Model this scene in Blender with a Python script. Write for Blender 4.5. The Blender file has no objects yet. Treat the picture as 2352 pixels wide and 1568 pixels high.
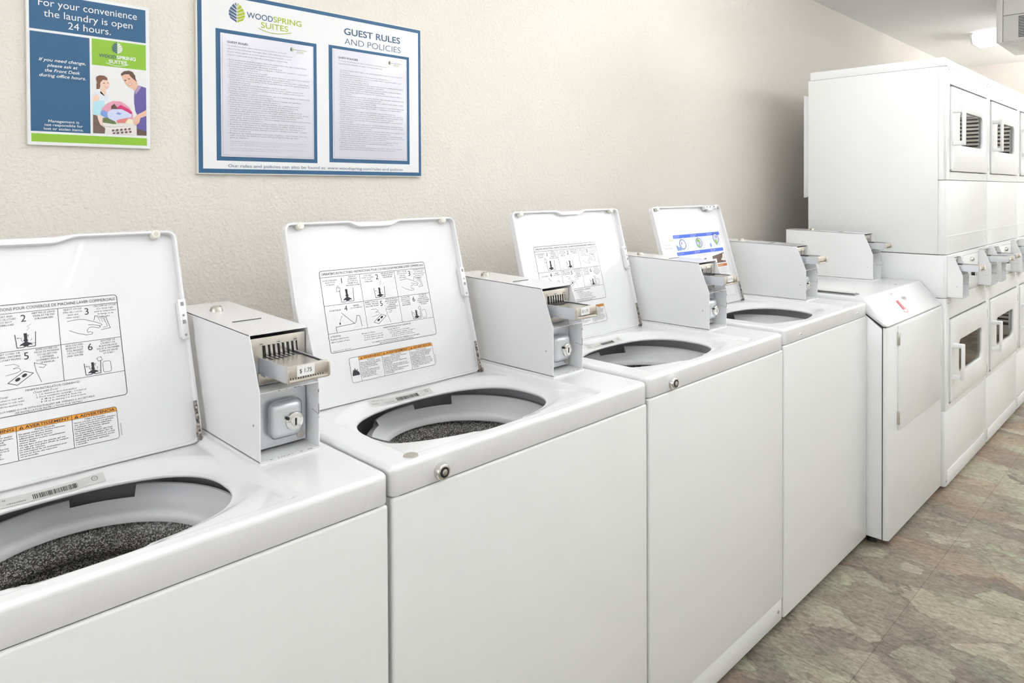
import bpy, bmesh, math, random
from mathutils import Vector, Matrix
R = math.radians
SC = bpy.context.scene
COL = SC.collection
random.seed(7)

# ------------------------------------------------------------------ camera
def set_camera():
    cd = bpy.data.cameras.new('camera'); cam = bpy.data.objects.new('camera', cd); COL.objects.link(cam)
    a, b, c = R(45.1636), R(-0.7476), R(-0.2555)
    F = Vector((math.cos(a), math.sin(a), 0)); Rt = Vector((math.sin(a), -math.cos(a), 0)); U = Vector((0, 0, 1))
    F, U = F*math.cos(b)+U*math.sin(b), U*math.cos(b)-F*math.sin(b)
    Rt, U = Rt*math.cos(c)+U*math.sin(c), U*math.cos(c)-Rt*math.sin(c)
    m = Matrix((Rt, U, -F)).transposed().to_4x4(); m.translation = Vector((0.0677, -0.8926, 1.288))
    cam.matrix_world = m
    cd.sensor_width = 36; cd.lens = 1614.332/2352*36
    cd.shift_y = -324.03/2352; cd.clip_start = .02; cd.clip_end = 60
    SC.camera = cam
set_camera()
SC.view_settings.view_transform = 'Standard'; SC.view_settings.look = 'None'
SC.view_settings.gamma = 1; SC.view_settings.use_curve_mapping = False
SC.view_settings.exposure = 0.17
LAMP, END_FILL = 3.0, 3.3                       # strength of the flush lens and of the added glowing end pane
# added fill lights, out of view: x, y0, y1, drop below the ceiling; then the strengths of their upper and lower lenses
FILL_LIGHTS = [(2.45, -.75, .30, .27), (.9, -1.15, 0, .30), (-1.0, -1.15, 0, .30), (2.3, -1.95, -1.1, .36), (4.3, -2.1, -1.2, .25), (6.75, -1.6, -.35, .36), (.5, -2.1, -1.5, .3), (5.7, -2.15, -1.4, .3)]
UP = [14, 15.5, 0, 14, 15, 48, 9, 85]
DOWN = [0, 0, 0, 5.2, 0, 0, 3.2, 14]
w = bpy.data.worlds.new('world'); SC.world = w; w.use_nodes = True
w.node_tree.nodes['Background'].inputs[0].default_value = (.9, .93, 1, 1)
w.node_tree.nodes['Background'].inputs[1].default_value = .3

# ------------------------------------------------------------------ materials
M = {}
def mat(name, col, rough=.5, metal=0, bump=0, bscale=200, coat=0, spec=.5, emit=None, noise=None):
    m = bpy.data.materials.new(name); m.use_nodes = True; nt = m.node_tree; b = nt.nodes['Principled BSDF']
    b.inputs['Base Color'].default_value = (*col, 1); b.inputs['Roughness'].default_value = rough
    b.inputs['Metallic'].default_value = metal; b.inputs['Coat Weight'].default_value = coat
    b.inputs['Specular IOR Level'].default_value = spec
    if emit:
        b.inputs['Emission Color'].default_value = (*emit[0], 1); b.inputs['Emission Strength'].default_value = emit[1]
    if bump or noise:
        tc = nt.nodes.new('ShaderNodeTexCoord'); n = nt.nodes.new('ShaderNodeTexNoise')
        n.inputs['Scale'].default_value = bscale; n.inputs['Detail'].default_value = 3
        nt.links.new(tc.outputs['Object'], n.inputs['Vector'])
        if bump:
            bp = nt.nodes.new('ShaderNodeBump'); bp.inputs['Strength'].default_value = bump; bp.inputs['Distance'].default_value = .001
            nt.links.new(n.outputs['Fac'], bp.inputs['Height']); nt.links.new(bp.outputs[0], b.inputs['Normal'])
        if noise:
            cr = nt.nodes.new('ShaderNodeValToRGB'); cr.color_ramp.elements[0].position = .35; cr.color_ramp.elements[1].position = .65
            cr.color_ramp.elements[0].color = (*noise[0], 1); cr.color_ramp.elements[1].color = (*noise[1], 1)
            nt.links.new(n.outputs['Fac'], cr.inputs[0]); nt.links.new(cr.outputs[0], b.inputs['Base Color'])
    M[name] = m
    return m
mat('enamel', (.83, .83, .84), .22, bump=.03, bscale=900, coat=.3)
mat('enamel_side', (.80, .81, .80), .3, bump=.12, bscale=500)
mat('white_plastic', (.84, .84, .84), .35)
mat('ring_plastic', (.86, .86, .87), .4)
mat('grey_plastic', (.30, .30, .31), .5)
mat('dark', (.02, .02, .022), .6)
mat('louver', (.50, .47, .41), .5)
mat('drum_dark', (.10, .095, .085), .5)
mat('black', (.012, .012, .015), .5)
mat('ink', (.03, .03, .04), .6)
mat('soft_ink', (.34, .34, .38), .6)
mat('grey_ink', (.42, .42, .45), .6)
mat('chrome', (.72, .71, .69), .15, metal=1)
mat('steel', (.55, .52, .47), .3, metal=.9)
mat('zinc', (.66, .68, .71), .32, metal=.75, bump=.1, bscale=150)
mat('nickel', (.66, .62, .56), .28, metal=.85)
mat('rust', (.2, .12, .07), .7, bscale=160, noise=((.04, .035, .035), (.40, .36, .33)))
mat('chip', (.10, .085, .075), .7)
mat('blue', (.024, .11, .235), .5)
mat('green', (.27, .52, .035), .5)
mat('lime_ink', (.42, .50, .02), .5)
mat('navy_ink', (.06, .12, .22), .5)
mat('board', (.86, .86, .87), .35)
mat('cream_frame', (.82, .80, .72), .4)
mat('paper', (.74, .72, .80), .3, coat=.3)
mat('white_ink', (.88, .88, .88), .5)
mat('orange_ink', (.85, .36, .03), .5)
mat('rust_orange_ink', (.62, .17, .03), .5)
mat('royal_ink', (.03, .12, .72), .5)
mat('red_ink', (.70, .05, .08), .5)
mat('label_silver', (.62, .61, .59), .4)
mat('lamp_lens', (.9, .9, .9), .5, emit=((.93, .97, 1.0), LAMP))
mat('end_fill_pane', (.85, .87, .9), .6, emit=((.95, .97, 1.0), END_FILL))
for k in range(len(UP)):
    mat('fill_up_%d' % k, (.9, .9, .9), .5, emit=((.95, .97, 1.0), UP[k])); mat('fill_down_%d' % k, (.9, .9, .9), .5, emit=((.95, .97, 1.0), DOWN[k]))
mat('lamp_body', (.85, .85, .84), .4)
mat('ac_plastic', (.87, .865, .84), .4)
mat('tub_grey', (.52, .52, .54), .5)
mat('ceiling_paint', (.92, .92, .90), .9, bump=.06, bscale=160)
for n, c in dict(skin=(.80, .50, .36), skin2=(.86, .62, .50), hair=(.12, .07, .05), hair2=(.22, .10, .06), purple=(.13, .10, .35), lilac=(.42, .30, .48),
                 sky=(.45, .72, .82), brown=(.17, .11, .09), pink=(.75, .35, .45), magenta=(.62, .03, .17), pale_blue=(.62, .66, .88), mid_blue=(.2, .32, .68),
                 olive=(.13, .18, .06), coral=(.72, .22, .20), cream=(.85, .78, .55), basket=(.80, .76, .72), white=(.84, .83, .83), hole=(.16, .06, .09), mist=(.76,.80,.86)).items():
    mat('photo_'+n, c, .5)

def speckle():
    m = bpy.data.materials.new('speckled_porcelain'); m.use_nodes = True; nt = m.node_tree; b = nt.nodes['Principled BSDF']
    tc = nt.nodes.new('ShaderNodeTexCoord'); v = nt.nodes.new('ShaderNodeTexVoronoi'); v.inputs['Scale'].default_value = 620
    v2 = nt.nodes.new('ShaderNodeTexNoise'); v2.inputs['Scale'].default_value = 420
    cr = nt.nodes.new('ShaderNodeValToRGB'); e = cr.color_ramp.elements
    e[0].position = .0; e[0].color = (.05, .045, .04, 1); e[1].position = 1; e[1].color = (.9, .88, .85, 1)
    k = e.new(.5); k.color = (.15, .14, .125, 1); k = e.new(.7); k.color = (.45, .43, .40, 1)
    mx = nt.nodes.new('ShaderNodeMix'); mx.data_type = 'RGBA'; mx.inputs[0].default_value = .35
    nt.links.new(tc.outputs['Object'], v.inputs['Vector']); nt.links.new(tc.outputs['Object'], v2.inputs['Vector'])
    sp = nt.nodes.new('ShaderNodeSeparateColor'); nt.links.new(v.outputs['Color'], sp.inputs[0])
    nt.links.new(sp.outputs[0], cr.inputs[0]); nt.links.new(cr.outputs[0], mx.inputs[6]); nt.links.new(v2.outputs['Fac'], mx.inputs[7])
    nt.links.new(cr.outputs[0], b.inputs['Base Color']); b.inputs['Roughness'].default_value = .22
    bp = nt.nodes.new('ShaderNodeBump'); bp.inputs['Strength'].default_value = .5; bp.inputs['Distance'].default_value = .001
    nt.links.new(v2.outputs['Fac'], bp.inputs['Height']); nt.links.new(bp.outputs[0], b.inputs['Normal'])
    M['speckle'] = m
speckle()

def wall_paint():
    m = bpy.data.materials.new('textured_wall_paint'); m.use_nodes = True; nt = m.node_tree; b = nt.nodes['Principled BSDF']
    b.inputs['Base Color'].default_value = (.80, .75, .685, 1); b.inputs['Roughness'].default_value = .75
    tc = nt.nodes.new('ShaderNodeTexCoord'); n = nt.nodes.new('ShaderNodeTexNoise'); n.inputs['Scale'].default_value = 135; n.inputs['Detail'].default_value = 2.5
    n.inputs['Distortion'].default_value = .15
    cr = nt.nodes.new('ShaderNodeValToRGB'); cr.color_ramp.elements[0].position = .40; cr.color_ramp.elements[1].position = .66
    bp = nt.nodes.new('ShaderNodeBump'); bp.inputs['Strength'].default_value = .6; bp.inputs['Distance'].default_value = .0016
    nt.links.new(tc.outputs['Object'], n.inputs['Vector']); nt.links.new(n.outputs['Fac'], cr.inputs[0])
    nt.links.new(cr.outputs[0], bp.inputs['Height']); nt.links.new(bp.outputs[0], b.inputs['Normal'])
    M['wall'] = m
wall_paint()

def floor_mat():
    m = bpy.data.materials.new('slate_vinyl'); m.use_nodes = True; nt = m.node_tree; L = nt.links; N = nt.nodes.new; b = nt.nodes['Principled BSDF']
    tc = N('ShaderNodeTexCoord')
    def mapping(s, loc=(0, 0, 0), rot=0):
        mp = N('ShaderNodeMapping'); mp.inputs['Scale'].default_value = s; mp.inputs['Location'].default_value = loc; mp.inputs['Rotation'].default_value = (0, 0, rot)
        L.new(tc.outputs['Object'], mp.inputs['Vector']); return mp
    def ramp(src, els):
        cr = N('ShaderNodeValToRGB'); e = cr.color_ramp.elements
        while len(e) > 1: e.remove(e[-1])
        e[0].position = els[0][0]; e[0].color = (*els[0][1], 1)
        for p, c in els[1:]:
            k = e.new(p); k.color = (*c, 1)
        L.new(src, cr.inputs[0]); return cr
    def mix(a, bb, f, mode='MIX'):
        x = N('ShaderNodeMix'); x.data_type = 'RGBA'; x.blend_type = mode
        if isinstance(f, float): x.inputs[0].default_value = f
        else: L.new(f, x.inputs[0])
        for s, i in ((a, 6), (bb, 7)):
            if isinstance(s, tuple): x.inputs[i].default_value = (*s, 1)
            else: L.new(s, x.inputs[i])
        return x.outputs[2]
    # irregular slate patches, stretched along y and distorted
    dn = N('ShaderNodeTexNoise'); dn.inputs['Scale'].default_value = 7; dn.inputs['Detail'].default_value = 3.5; dn.inputs['Roughness'].default_value = .55
    L.new(mapping((1.7, 1, 1)).outputs[0], dn.inputs['Vector'])
    sub = N('ShaderNodeVectorMath'); sub.operation = 'SUBTRACT'; sub.inputs[1].default_value = (.5, .5, .5); L.new(dn.outputs['Color'], sub.inputs[0])
    scl = N('ShaderNodeVectorMath'); scl.operation = 'SCALE'; scl.inputs['Scale'].default_value = .75; L.new(sub.outputs[0], scl.inputs[0])
    ad = N('ShaderNodeVectorMath'); ad.operation = 'ADD'; L.new(mapping((6.5, 3.4, 1), rot=.12).outputs[0], ad.inputs[0]); L.new(scl.outputs[0], ad.inputs[1])
    v = N('ShaderNodeTexVoronoi'); v.inputs['Scale'].default_value = 1; L.new(ad.outputs[0], v.inputs['Vector'])
    sp = N('ShaderNodeSeparateColor'); L.new(v.outputs['Color'], sp.inputs[0])
    patch = ramp(sp.outputs[0], [(0, (.13, .115, .10)), (.2, (.37, .34, .275)), (.4, (.19, .165, .14)), (.58, (.46, .43, .345)), (.76, (.33, .36, .27)), (.88, (.27, .18, .14)), (1, (.17, .155, .145))])
    patch.color_ramp.interpolation = 'LINEAR'
    n1 = N('ShaderNodeTexNoise'); n1.inputs['Scale'].default_value = 11; n1.inputs['Detail'].default_value = 10; n1.inputs['Roughness'].default_value = .76; n1.inputs['Distortion'].default_value = .6
    L.new(mapping((1.9, .8, 1), (3, 1, 0), .1).outputs[0], n1.inputs['Vector'])
    cloud = ramp(n1.outputs['Fac'], [(.34, (.12, .10, .085)), (.46, (.27, .245, .20)), (.54, (.40, .37, .30)), (.66, (.56, .53, .43))])
    v5 = N('ShaderNodeTexVoronoi'); v5.inputs['Scale'].default_value = 1
    ad2 = N('ShaderNodeVectorMath'); ad2.operation = 'ADD'; L.new(mapping((11, 6.5, 1), (5, 3, 0), -.25).outputs[0], ad2.inputs[0]); L.new(scl.outputs[0], ad2.inputs[1]); L.new(ad2.outputs[0], v5.inputs['Vector'])
    sp2 = N('ShaderNodeSeparateColor'); L.new(v5.outputs['Color'], sp2.inputs[0])
    patch2 = ramp(sp2.outputs[0], [(0, (.09, .08, .07)), (.3, (.36, .33, .265)), (.5, (.16, .14, .12)), (.7, (.50, .47, .39)), (1, (.28, .29, .225))])
    pm = ramp(sp2.outputs[1], [(.5, (0, 0, 0)), (.52, (.75, .75, .75))])
    c = mix(patch.outputs[0], patch2.outputs[0], pm.outputs[0])
    c = mix(c, cloud.outputs[0], .22)
    n2 = N('ShaderNodeTexNoise'); n2.inputs['Scale'].default_value = 2.2; n2.inputs['Detail'].default_value = 3; L.new(mapping((1.4, 1, 1), (9, 4, 0)).outputs[0], n2.inputs['Vector'])
    rf = ramp(n2.outputs['Fac'], [(.55, (0, 0, 0)), (.66, (.5, .5, .5))])
    c = mix(c, (.33, .22, .16), rf.outputs[0])
    n3 = N('ShaderNodeTexNoise'); n3.inputs['Scale'].default_value = 2.6; n3.inputs['Detail'].default_value = 4; L.new(mapping((1.2, 1, 1), (2, 14, 0)).outputs[0], n3.inputs['Vector'])
    gf = ramp(n3.outputs['Fac'], [(.60, (0, 0, 0)), (.66, (.35, .35, .35))])
    c = mix(c, (.31, .36, .27), gf.outputs[0])
    # fine grain and thin dark cracks
    n4 = N('ShaderNodeTexNoise'); n4.inputs['Scale'].default_value = 60; n4.inputs['Detail'].default_value = 6; n4.inputs['Roughness'].default_value = .8
    L.new(mapping((1.5, .7, 1), rot=.3).outputs[0], n4.inputs['Vector'])
    gr = ramp(n4.outputs['Fac'], [(.34, (.38, .38, .38)), (.66, (1.5, 1.5, 1.5))])
    c = mix(c, gr.outputs[0], .7, 'MULTIPLY')
    v2 = N('ShaderNodeTexVoronoi'); v2.feature = 'DISTANCE_TO_EDGE'; v2.inputs['Scale'].default_value = 1; L.new(ad.outputs[0], v2.inputs['Vector'])
    ck = ramp(v2.outputs['Distance'], [(0, (.38, .35, .32)), (.022, (1, 1, 1))])
    c = mix(c, ck.outputs[0], .5, 'MULTIPLY')
    # tile joints
    br = N('ShaderNodeTexBrick'); br.inputs['Scale'].default_value = 1; br.inputs['Mortar Size'].default_value = .0009; br.inputs['Brick Width'].default_value = .46; br.inputs['Row Height'].default_value = .46
    br.inputs['Color1'].default_value = (1, 1, 1, 1); br.inputs['Color2'].default_value = (.93, .93, .92, 1); br.inputs['Mortar'].default_value = (.55, .52, .48, 1); br.offset = .5
    L.new(mapping((1, 1, 1), (.1, .22, 0), 0).outputs[0], br.inputs['Vector'])
    c = mix(c, br.outputs['Color'], 1.0, 'MULTIPLY')
    c = mix(c, (.92, .875, .835), 1.0, 'MULTIPLY')
    L.new(c, b.inputs['Base Color']); b.inputs['Roughness'].default_value = .55; b.inputs['Specular IOR Level'].default_value = .25
    bp = N('ShaderNodeBump'); bp.inputs['Strength'].default_value = .4; bp.inputs['Distance'].default_value = .002
    L.new(n4.outputs['Fac'], bp.inputs['Height']); L.new(bp.outputs[0], b.inputs['Normal'])
    M['floor'] = m
floor_mat()

def glass():
    m = bpy.data.materials.new('window_glass'); m.use_nodes = True; nt = m.node_tree
    for n in list(nt.nodes): nt.nodes.remove(n)
    o = nt.nodes.new('ShaderNodeOutputMaterial'); t = nt.nodes.new('ShaderNodeBsdfTransparent'); g = nt.nodes.new('ShaderNodeBsdfGlossy')
    g.inputs['Roughness'].default_value = .02; t.inputs[0].default_value = (.75, .77, .76, 1)
    fr = nt.nodes.new('ShaderNodeFresnel'); fr.inputs['IOR'].default_value = 1.65
    mx = nt.nodes.new('ShaderNodeMixShader')
    nt.links.new(fr.outputs[0], mx.inputs[0]); nt.links.new(t.outputs[0], mx.inputs[1]); nt.links.new(g.outputs[0], mx.inputs[2]); nt.links.new(mx.outputs[0], o.inputs[0])
    M['glass'] = m
glass()

# ------------------------------------------------------------------ mesh helpers
def rrect(x0, x1, y0, y1, r, n=5):
    if not isinstance(r, (list, tuple)): r = [r]*4
    pts = []
    for (cx, cy, a, rr) in ((x1-r[0], y0+r[0], -90, r[0]), (x1-r[1], y1-r[1], 0, r[1]), (x0+r[2], y1-r[2], 90, r[2]), (x0+r[3], y0+r[3], 180, r[3])):
        for i in range(n+1):
            t = R(a+90*i/n); pts.append((cx+rr*math.cos(t), cy+rr*math.sin(t)))
    return pts

class MB:
    def __init__(s): s.bm = bmesh.new(); s.mats = []
    def mi(s, m):
        if m not in s.mats: s.mats.append(m)
        return s.mats.index(m)
    def _merge(s, b, m):
        i = s.mi(m)
        for f in b.faces: f.material_index = i
        me = bpy.data.meshes.new('tmp'); b.to_mesh(me); b.free(); s.bm.from_mesh(me); bpy.data.meshes.remove(me)
    def box(s, x0, x1, y0, y1, z0, z1, m='enamel', bev=0, seg=2):
        b = bmesh.new(); bmesh.ops.create_cube(b, size=1)
        for v in b.verts: v.co = Vector(((x0+x1)/2+v.co.x*(x1-x0), (y0+y1)/2+v.co.y*(y1-y0), (z0+z1)/2+v.co.z*(z1-z0)))
        if bev: bmesh.ops.bevel(b, geom=b.edges[:], offset=bev, segments=seg, profile=.5, affect='EDGES')
        s._merge(b, m); return s
    def prism(s, pts, axis, a0, a1, m='enamel', bev=0, seg=2):
        # pts are in the plane of the two remaining axes, in order (x,y,z minus axis)
        b = bmesh.new()
        def P(p, a):
            return {'x': (a, p[0], p[1]), 'y': (p[0], a, p[1]), 'z': (p[0], p[1], a)}[axis]
        A = [b.verts.new(P(p, a0)) for p in pts]; B = [b.verts.new(P(p, a1)) for p in pts]
        n = len(pts); b.faces.new(A); b.faces.new(B[::-1])
        for i in range(n): b.faces.new((A[(i+1) % n], A[i], B[i], B[(i+1) % n]))
        bmesh.ops.recalc_face_normals(b, faces=b.faces[:])
        if bev:
            ed = [e for e in b.edges if e.calc_face_angle(0) > R(35)]
            bmesh.ops.bevel(b, geom=ed, offset=bev, segments=seg, profile=.5, affect='EDGES')
        s._merge(b, m); return s
    def cyl(s, p0, p1, r0, r1=None, m='enamel', n=24, bev=0):
        r1 = r0 if r1 is None else r1
        b = bmesh.new(); p0 = Vector(p0); p1 = Vector(p1); d = p1-p0
        bmesh.ops.create_cone(b, cap_ends=True, segments=n, radius1=r0, radius2=r1, depth=d.length)
        q = Vector((0, 0, 1)).rotation_difference(d.normalized()).to_matrix().to_4x4(); q.translation = (p0+p1)/2
        bmesh.ops.transform(b, matrix=q, verts=b.verts[:])
        if bev:
            ed = [e for e in b.edges if e.calc_face_angle(0) > R(50)]
            bmesh.ops.bevel(b, geom=ed, offset=bev, segments=2, profile=.5, affect='EDGES')
        s._merge(b, m); return s
    def lathe(s, c, prof, m='enamel', n=72, a0=0, a1=360, thick=0):
        b = bmesh.new(); full = abs(a1-a0) >= 360; k = n if full else n+1; rows = []
        for i in range(k):
            t = R(a0+(a1-a0)*i/n)
            rows.append([b.verts.new((c[0]+r*math.cos(t), c[1]+r*math.sin(t), c[2]+z)) for r, z in prof])
        for i in range(n):
            A = rows[i]; B = rows[(i+1) % k]
            for j in range(len(prof)-1): b.faces.new((A[j], B[j], B[j+1], A[j+1]))
        s._merge(b, m); return s
    def tube(s, pts, r, m='enamel', n=8):
        for a, b in zip(pts[:-1], pts[1:]): s.cyl(a, b, r, r, m, n)
        return s
    def ringplate(s, outer, inner, y0, y1, m='enamel'):
        # outer / inner: same-length loops of (x,z); plate between y0 (front) and y1 (back)
        b = bmesh.new(); n = len(outer)
        of = [b.verts.new((p[0], y0, p[1])) for p in outer]; inf = [b.verts.new((p[0], y0, p[1])) for p in inner]
        ob = [b.verts.new((p[0], y1, p[1])) for p in outer]; inb = [b.verts.new((p[0], y1, p[1])) for p in inner]
        for i in range(n):
            j = (i+1) % n
            b.faces.new((of[i], of[j], inf[j], inf[i])); b.faces.new((ob[j], ob[i], inb[i], inb[j]))
            b.faces.new((of[j], of[i], ob[i], ob[j])); b.faces.new((inf[i], inf[j], inb[j], inb[i]))
        bmesh.ops.recalc_face_normals(b, faces=b.faces[:])
        ed = [e for e in b.edges if e.calc_face_angle(0) > R(60)]
        bmesh.ops.bevel(b, geom=ed, offset=.003, segments=2, profile=.5, affect='EDGES')
        s._merge(b, m); return s
    def build(s, name, parent=None, smooth=40):
        me = bpy.data.meshes.new(name); s.bm.to_mesh(me); s.bm.free()
        for m in s.mats: me.materials.append(M[m])
        if smooth:
            me.shade_smooth(); me.set_sharp_from_angle(angle=R(smooth))
        o = bpy.data.objects.new(name, me); COL.objects.link(o)
        if parent: o.parent = parent
        return o

def tag(o, label=None, cat=None, group=None, kind=None):
    if label: o['label'] = label
    if cat: o['category'] = cat
    if group: o['group'] = group
    if kind: o['kind'] = kind
    return o
def thing(name, label, cat, loc=(0, 0, 0), group=None):
    o = bpy.data.objects.new(name, None); o.location = loc; o.empty_display_size = .1; COL.objects.link(o)
    return tag(o, label, cat, group)
def copy_tree(o, parent=None):
    c = o.copy(); COL.objects.link(c)
    if parent: c.parent = parent
    for ch in list(o.children): copy_tree(ch, c)
    return c

_tc = {}
def glyphs(txt, res, bold, shear):
    k = (txt, res, bold, shear)
    if k in _tc: return _tc[k]
    cu = bpy.data.curves.new('t', 'FONT'); cu.body = txt; cu.size = 1; cu.resolution_u = res; cu.offset = bold; cu.shear = shear; cu.fill_mode = 'FRONT'
    o = bpy.data.objects.new('t', cu); COL.objects.link(o)
    dg = bpy.context.evaluated_depsgraph_get(); me = bpy.data.meshes.new_from_object(o.evaluated_get(dg))
    vs = [(v.co.x, v.co.y) for v in me.vertices]; fs = [tuple(p.vertices) for p in me.polygons]
    bpy.data.objects.remove(o); bpy.data.curves.remove(cu); bpy.data.meshes.remove(me)
    x0 = min(v[0] for v in vs) if vs else 0; x1 = max(v[0] for v in vs) if vs else 1
    _tc[k] = (vs, fs, x0, x1); return _tc[k]

class Print:
    """flat printing on a plane: origin o, unit axes eu, ev"""
    def __init__(s, o, eu, ev, step=.00018):
        s.o = Vector(o); s.u = Vector(eu); s.v = Vector(ev); s.n = s.u.cross(s.v).normalized(); s.step = step; s.V = []; s.F = []; s.I = []; s.mats = []
    def mi(s, m):
        if m not in s.mats: s.mats.append(m)
        return s.mats.index(m)
    def add(s, pts, faces, m, lift):
        k = len(s.V); off = s.n*(s.step*lift)
        s.V += [s.o+s.u*p[0]+s.v*p[1]+off for p in pts]
        for f in faces: s.F.append([k+i for i in f]); s.I.append(s.mi(m))
    def poly(s, pts, m, lift=1):
        a = sum(pts[i-1][0]*pts[i][1]-pts[i][0]*pts[i-1][1] for i in range(len(pts)))
        if a < 0: pts = pts[::-1]
        s.add(pts, [list(range(len(pts)))], m, lift)
    def rect(s, u0, v0, u1, v1, m, lift=1, r=0):
        u0, u1 = min(u0, u1), max(u0, u1); v0, v1 = min(v0, v1), max(v0, v1)
        s.poly(rrect(u0, u1, v0, v1, r, 4) if r else [(u0, v0), (u1, v0), (u1, v1), (u0, v1)], m, lift)
    def line(s, pts, w, m, lift=2, close=False):
        if close: pts = list(pts)+[pts[0]]
        for a, b in zip(pts[:-1], pts[1:]):
            dx, dy = b[0]-a[0], b[1]-a[1]; l = math.hypot(dx, dy) or 1; nx, ny = -dy/l*w/2, dx/l*w/2; ex, ey = dx/l*w*.3, dy/l*w*.3
            s.add([(a[0]-nx-ex, a[1]-ny-ey), (b[0]-nx+ex, b[1]-ny+ey), (b[0]+nx+ex, b[1]+ny+ey), (a[0]+nx-ex, a[1]+ny-ey)], [[0, 1, 2, 3]], m, lift)
    def ell(s, cx, cy, rx, ry, m, lift=2, n=20, rot=0):
        c, q = math.cos(rot), math.sin(rot)
        s.poly([(cx+rx*math.cos(t)*c-ry*math.sin(t)*q, cy+rx*math.cos(t)*q+ry*math.sin(t)*c) for t in [2*math.pi*i/n for i in range(n)]], m, lift)
    def ering(s, cx, cy, rx, ry, w, m, lift=2, n=24, a0=0, a1=360):
        s.line([(cx+rx*math.cos(R(a0+(a1-a0)*i/n)), cy+ry*math.sin(R(a0+(a1-a0)*i/n))) for i in range(n+1)], w, m, lift)
    def text(s, t, u, v, h, w=None, m='ink', lift=3, al='l', res=2, bold=0, shear=0):
        vs, fs, x0, x1 = glyphs(t, res, bold, shear)
        sy = h/.73; sx = sy if w is None else w/(x1-x0); W = (x1-x0)*sx
        b = u if al == 'l' else (u-W/2 if al == 'c' else u-W)
        s.add([(b+(p[0]-x0)*sx, v+p[1]*sy) for p in vs], fs, m, lift)
    def build(s, name, parent=None):
        me = bpy.data.meshes.new(name); me.from_pydata([tuple(p) for p in s.V], [], s.F)
        for m in s.mats: me.materials.append(M[m])
        for p, i in zip(me.polygons, s.I): p.material_index = i
        o = bpy.data.objects.new(name, me); COL.objects.link(o)
        if parent: o.parent = parent
        return o

# ------------------------------------------------------------------ room
YW, ZC, XF, XL, YR = .782, 2.389, 7.509, -2.3, -2.25
def struct(mb, name): return tag(mb.build(name, smooth=0), kind='structure')
struct(MB().box(XL, XF, YR, YW, -.1, 0, 'floor'), 'floor')
struct(MB().box(XL, XF, YR, YW, ZC, ZC+.1, 'ceiling_paint'), 'ceiling')
struct(MB().box(XL, XF, YW, YW+.1, -.1, ZC+.1, 'wall'), 'wall_back')
struct(MB().box(XF, XF+.1, YR-.1, YW+.1, -.1, ZC+.1, 'wall'), 'wall_far')
struct(MB().box(XL-.1, XL, YR-.1, YW+.1, -.1, ZC+.1, 'wall'), 'wall_left')
struct(MB().box(XL, XF, YR-.1, YR, -.1, ZC+.1, 'ceiling_paint'), 'wall_right')

# louvered closet door on the far wall (seen mirrored in the dryer windows)
def louver_door():
    mb = MB(); x = XF; y0, y1 = -1.32, -.40
    for yy in (y0, y1-.05): mb.box(x-.035, x-.002, yy, yy+.05, .01, 2.02, 'louver')
    for zz in (.01, 1.94): mb.box(x-.035, x-.002, y0, y1, zz, zz+.08, 'louver')
    mb.box(x-.008, x-.001, y0, y1, .01, 2.02, 'drum_dark')
    z = .12
    while z < 1.93:
        mb.prism([(x-.030, z), (x-.026, z-.003), (x-.008, z+.014), (x-.012, z+.018)], 'y', y0+.04, y1-.04, 'louver'); z += .034
    struct(mb, 'door_1')
louver_door()

# ------------------------------------------------------------------ ceiling fixtures
def light_fixture(x, label, y0=-.87, y1=.35):
    t = thing('ceiling_light', label, 'light', (x, 0, ZC), 'wraparound ceiling lights')
    W = .14
    MB().box(-W+.02, W-.02, y0+.01, y1-.01, -.03, -.001, 'lamp_body').build('housing', t)
    for yy in (y0, y1-.012):
        MB().prism([(-W, -.012), (-W, -.045), (-W+.03, -.078), (W-.03, -.078), (W, -.045), (W, -.012)], 'y', yy, yy+.012, 'lamp_body', .003).build('end_cap', t)
    MB().prism([(-W+.003, -.014), (-W+.003, -.045), (-W+.032, -.074), (W-.032, -.074), (W-.003, -.045), (W-.003, -.014)], 'y', y0+.012, y1-.012, 'lamp_lens').build('diffuser', t)
    return t
light_fixture(6.0, 'white wraparound ceiling light partly behind the ceiling air conditioner')

def fill_light(k, x, y0, y1, drop):  # out-of-view light box added to brighten ceiling, wall and machines
    t = thing('added_fill_light', 'white suspended light added out of view to brighten the room', 'light', (x, 0, ZC), 'added fill lights out of view')
    for y in (y0+.15, y1-.15): MB().cyl((0, y, -drop), (0, y, -.0), .004, m='steel', n=8).build('hanger', t)
    for y in (y0, y1-.012): MB().box(-.135, .135, y, y+.012, -drop-.06, -drop+.012, 'lamp_body', .003).build('end_cap', t)
    MB().box(-.13, .13, y0+.012, y1-.012, -drop-.028, -drop-.022, 'lamp_body').build('reflector', t)
    if DOWN[k] > 0: MB().box(-.125, .125, y0+.012, y1-.012, -drop-.055, -drop-.029, 'fill_down_%d' % k).build('lower_diffuser', t)
    if UP[k] > 0: MB().box(-.125, .125, y0+.012, y1-.012, -drop-.021, -drop+.005, 'fill_up_%d' % k).build('upper_diffuser', t)
for k, a in enumerate(FILL_LIGHTS):
    if UP[k]+DOWN[k] > 0: fill_light(k, *a)

# unseen glowing pane with window frame, added on the left end wall as fill
def end_fill():
    mb = MB(); x = XL; y0, y1, z0, z1 = -1.95, .45, .85, 2.15
    for a in (y0, (y0+y1)/2-.02, y1-.05): mb.box(x+.001, x+.04, a, a+.05, z0, z1, 'white_plastic', .004)
    for a in (z0, z1-.05): mb.box(x+.001, x+.04, y0, y1, a, a+.05, 'white_plastic', .004)
    mb.box(x+.006, x+.012, y0+.02, y1-.02, z0+.02, z1-.02, 'end_fill_pane')
    struct(mb, 'added_end_pane')
end_fill()

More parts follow.
